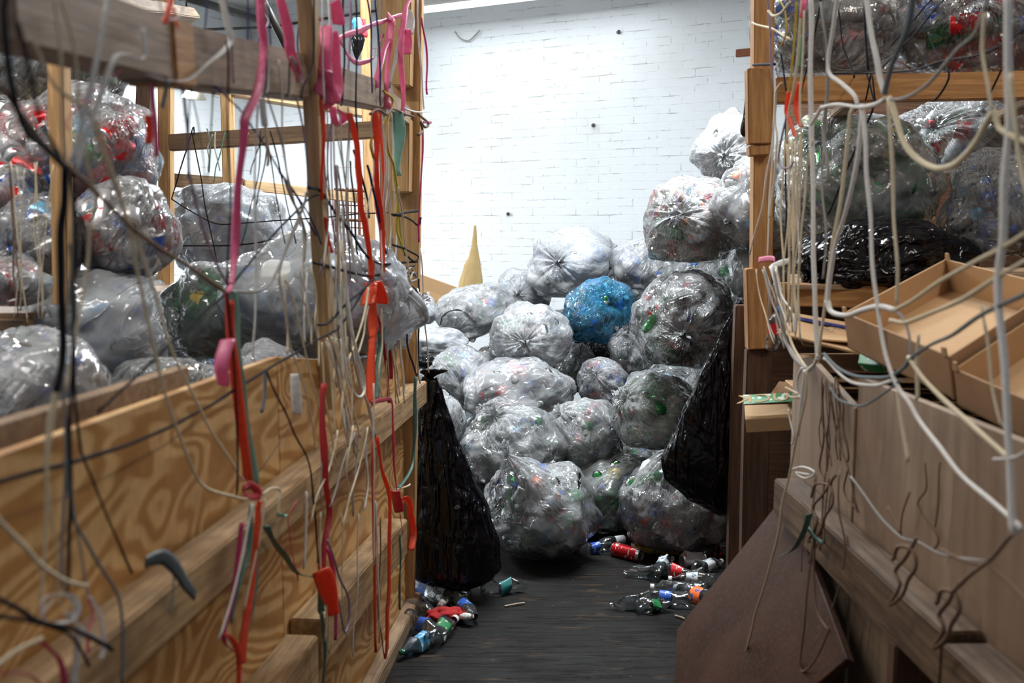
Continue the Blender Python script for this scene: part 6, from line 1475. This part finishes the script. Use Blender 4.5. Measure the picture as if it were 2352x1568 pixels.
S_('b', 5, [(1888, 885),(1893, 998),(1883, 1074),(1905, 1110)], 'brown twine left on the pale plywood', off=-0.03, fn=PR)
S_('b', 5, [(1925, 900),(1935, 960),(1948, 1040),(1945, 1060)], 'short twisted twine on the pale plywood', off=-0.03, fn=PR)
S_('b', 5, [(1949, 1074),(1940, 1130),(1972, 1175)], 'twine running to the dark rail', off=-0.03, fn=PR)
S_('b', 5, [(2125, 1062),(2128, 1120),(2110, 1160),(2150, 1230),(2145, 1260)], 'knotted twine on the right plywood', off=-0.03, fn=PR)
S_('b', 5, [(2090, 1130),(2075, 1180),(2072, 1235)], 'faint twine on the right plywood', off=-0.03, fn=PR)
S_('b', 5, [(2160, 1060),(2155, 1150),(2148, 1210)], 'thin twine right on the plywood', off=-0.03, fn=PR)
S_('g', 6, [(1954, 1094),(2010, 1176),(2040, 1210),(2076, 1237),(2110, 1245),(2163, 1273),(2262, 1288)], 'grey slack line over the dark rail to the twig', off=-0.1, fn=PR)
S_('b', 7, [(2040, 1165),(2056, 1200),(2066, 1222)], 'stub sticking up from the dark rail', off=-0.12, fn=PR)
S_('b', 11, [(2325, 1228),(2290, 1270),(2265, 1295),(2215, 1335),(2185, 1360)], 'thick twisted twine end at the lower right', off=-0.16, fn=PR)
S_('b', 10, [(2268, 1293),(2310, 1335),(2365, 1390)], 'second thick twine end at the lower right', off=-0.16, fn=PR)
S_('b', 8, [(2268, 1296),(2220, 1290),(2160, 1262)], 'twine going left from the lower right twist', off=-0.14, fn=PR)
S_('b', 7, [(1920, 1090),(1894, 1133),(1868, 1165),(1878, 1199),(1856, 1243),(1884, 1221),(1898, 1185),(1916, 1155),(1908, 1117),(1876, 1111),(1864, 1141)], 'looped round the dark rail at its far end', off=-0.13, fn=PR)
S_('b', 9, [(2105, 1235),(2079, 1278),(2053, 1310),(2063, 1344),(2041, 1388),(2069, 1366),(2083, 1330),(2101, 1300),(2093, 1262),(2061, 1256),(2049, 1286)], 'looped round the dark rail at its middle', off=-0.13, fn=PR)
S_('b', 11, [(2205, 1335),(2179, 1378),(2153, 1410),(2163, 1444),(2141, 1488),(2169, 1466),(2183, 1430),(2201, 1400),(2193, 1362),(2161, 1356),(2149, 1386)], 'looped round the dark rail nearest the camera', off=-0.13, fn=PR)
S_('w', 5, [(1820, 1078),(1845, 1072),(1870, 1085),(1850, 1098),(1830, 1085),(1860, 1090)], 'tangled white wrap on the rail end', off=-0.1, fn=PR)
S_('T', 9, [(1858, 1180),(1845, 1220),(1820, 1262),(1795, 1275)], 'dark green rag end over the brown board, left one', off=-0.15, fn=PR)
S_('T', 8, [(1848, 1205),(1868, 1230),(1890, 1248)], 'dark green rag end over the brown board, right one', off=-0.14, fn=PR)
S_('b', 6, [(1872, 1200),(1868, 1300),(1880, 1400),(1905, 1450)], 'rusty line falling behind the brown board', off=-0.12, fn=PR)
S_('b', 5, [(1945, 1230),(1950, 1300),(1925, 1350),(1900, 1430)], 'thin line hanging below the dark rail', off=-0.08, fn=PR)
S_('b', 5, [(1866, 1240),(1860, 1340),(1838, 1530),(1870, 1520),(1905, 1440)], 'looped line hanging over the brown board', off=-0.16, fn=PR)
S_('k', 8, [(2045, 1520),(2070, 1450),(2098, 1400)], 'dark strap below the rail', off=-0.08, fn=PR)
# many more near-vertical thin strings that nothing in the picture tells apart
rs = random.Random(21)
def bunch(n, x0, x1, ya, yb, dx, cols, w, where, fn=PL, off=0.06):
    for i in range(n):
        c_ = rs.choice(cols); x = rs.uniform(x0, x1); e = x + rs.uniform(*dx)
        y0_, y1_ = ya + rs.uniform(-10, 10), yb + rs.uniform(-45, 25)
        S_(c_, w * rs.uniform(.7, 1.2), [(x, y0_), (x * .6 + e * .4 + rs.uniform(-7, 7), y0_ * .6 + y1_ * .4), (x * .3 + e * .7 + rs.uniform(-9, 9), y0_ * .3 + y1_ * .7), (e, y1_)], where, fn, off + rs.uniform(-.02, .02),
           group=CN[c_] + ' strings ' + where)
bunch(9, 735, 800, 245, 640, (-5, 55), 'cwmmg', 3.6, 'hanging under the pink bunch')
bunch(7, 800, 900, 258, 640, (-10, 20), 'cwgb', 3.2, 'hanging between the orange ribbons')
bunch(9, 745, 800, 560, 900, (-10, 50), 'cwcg', 4.2, 'falling over the plywood behind the white loop')
bunch(12, 735, 800, 780, 1040, (0, 70), 'ccwgc', 4.2, 'matted over the plywood above the mid rail', off=0.09)
bunch(9, 830, 925, 700, 905, (-5, 25), 'cwcb', 3.6, 'matted near the end post above the rail', off=0.08)
bunch(7, 720, 860, 985, 1200, (-60, 10), 'wccg', 4.4, 'hanging under the mid rail', off=0.12)
bunch(6, 735, 900, 1180, 1500, (-15, 15), 'cwcb', 4.0, 'falling below the lower rail', off=0.12)
bunch(5, 440, 600, 300, 410, (-30, 30), 'gwn', 2.8, 'dangling from the far cross rail', fn=4.0)
bunch(8, 1800, 1850, 320, 760, (-20, 5), 'cwc', 4.0, 'hanging right of the amber post', PR, -0.06)
bunch(6, 1735, 1790, 615, 800, (10, 50), 'wcg', 4.0, 'bundled below the pink tie', PR, -0.08)
bunch(9, 1880, 1930, 870, 1060, (-15, 25), 'bb', 3.6, 'of twine on the pale plywood edge', PR, -0.03)
bunch(6, 1850, 1960, 1090, 1290, (-40, 10), 'bbg', 4.2, 'of twine hanging on the dark rail', PR, -0.11)
bunch(8, 5, 200, 380, 720, (-40, 40), 'cbc', 3.0, 'lying over the left can bags', fn=2.45)
bunch(4, 560, 700, 0, 135, (-4, 4), 'uw', 3.2, 'tight above the top beam', off=0.0)
bunch(5, 650, 720, 620, 830, (-15, 30), 'cw', 3.8, 'over the big milky bag left of the pine post', off=0.07)
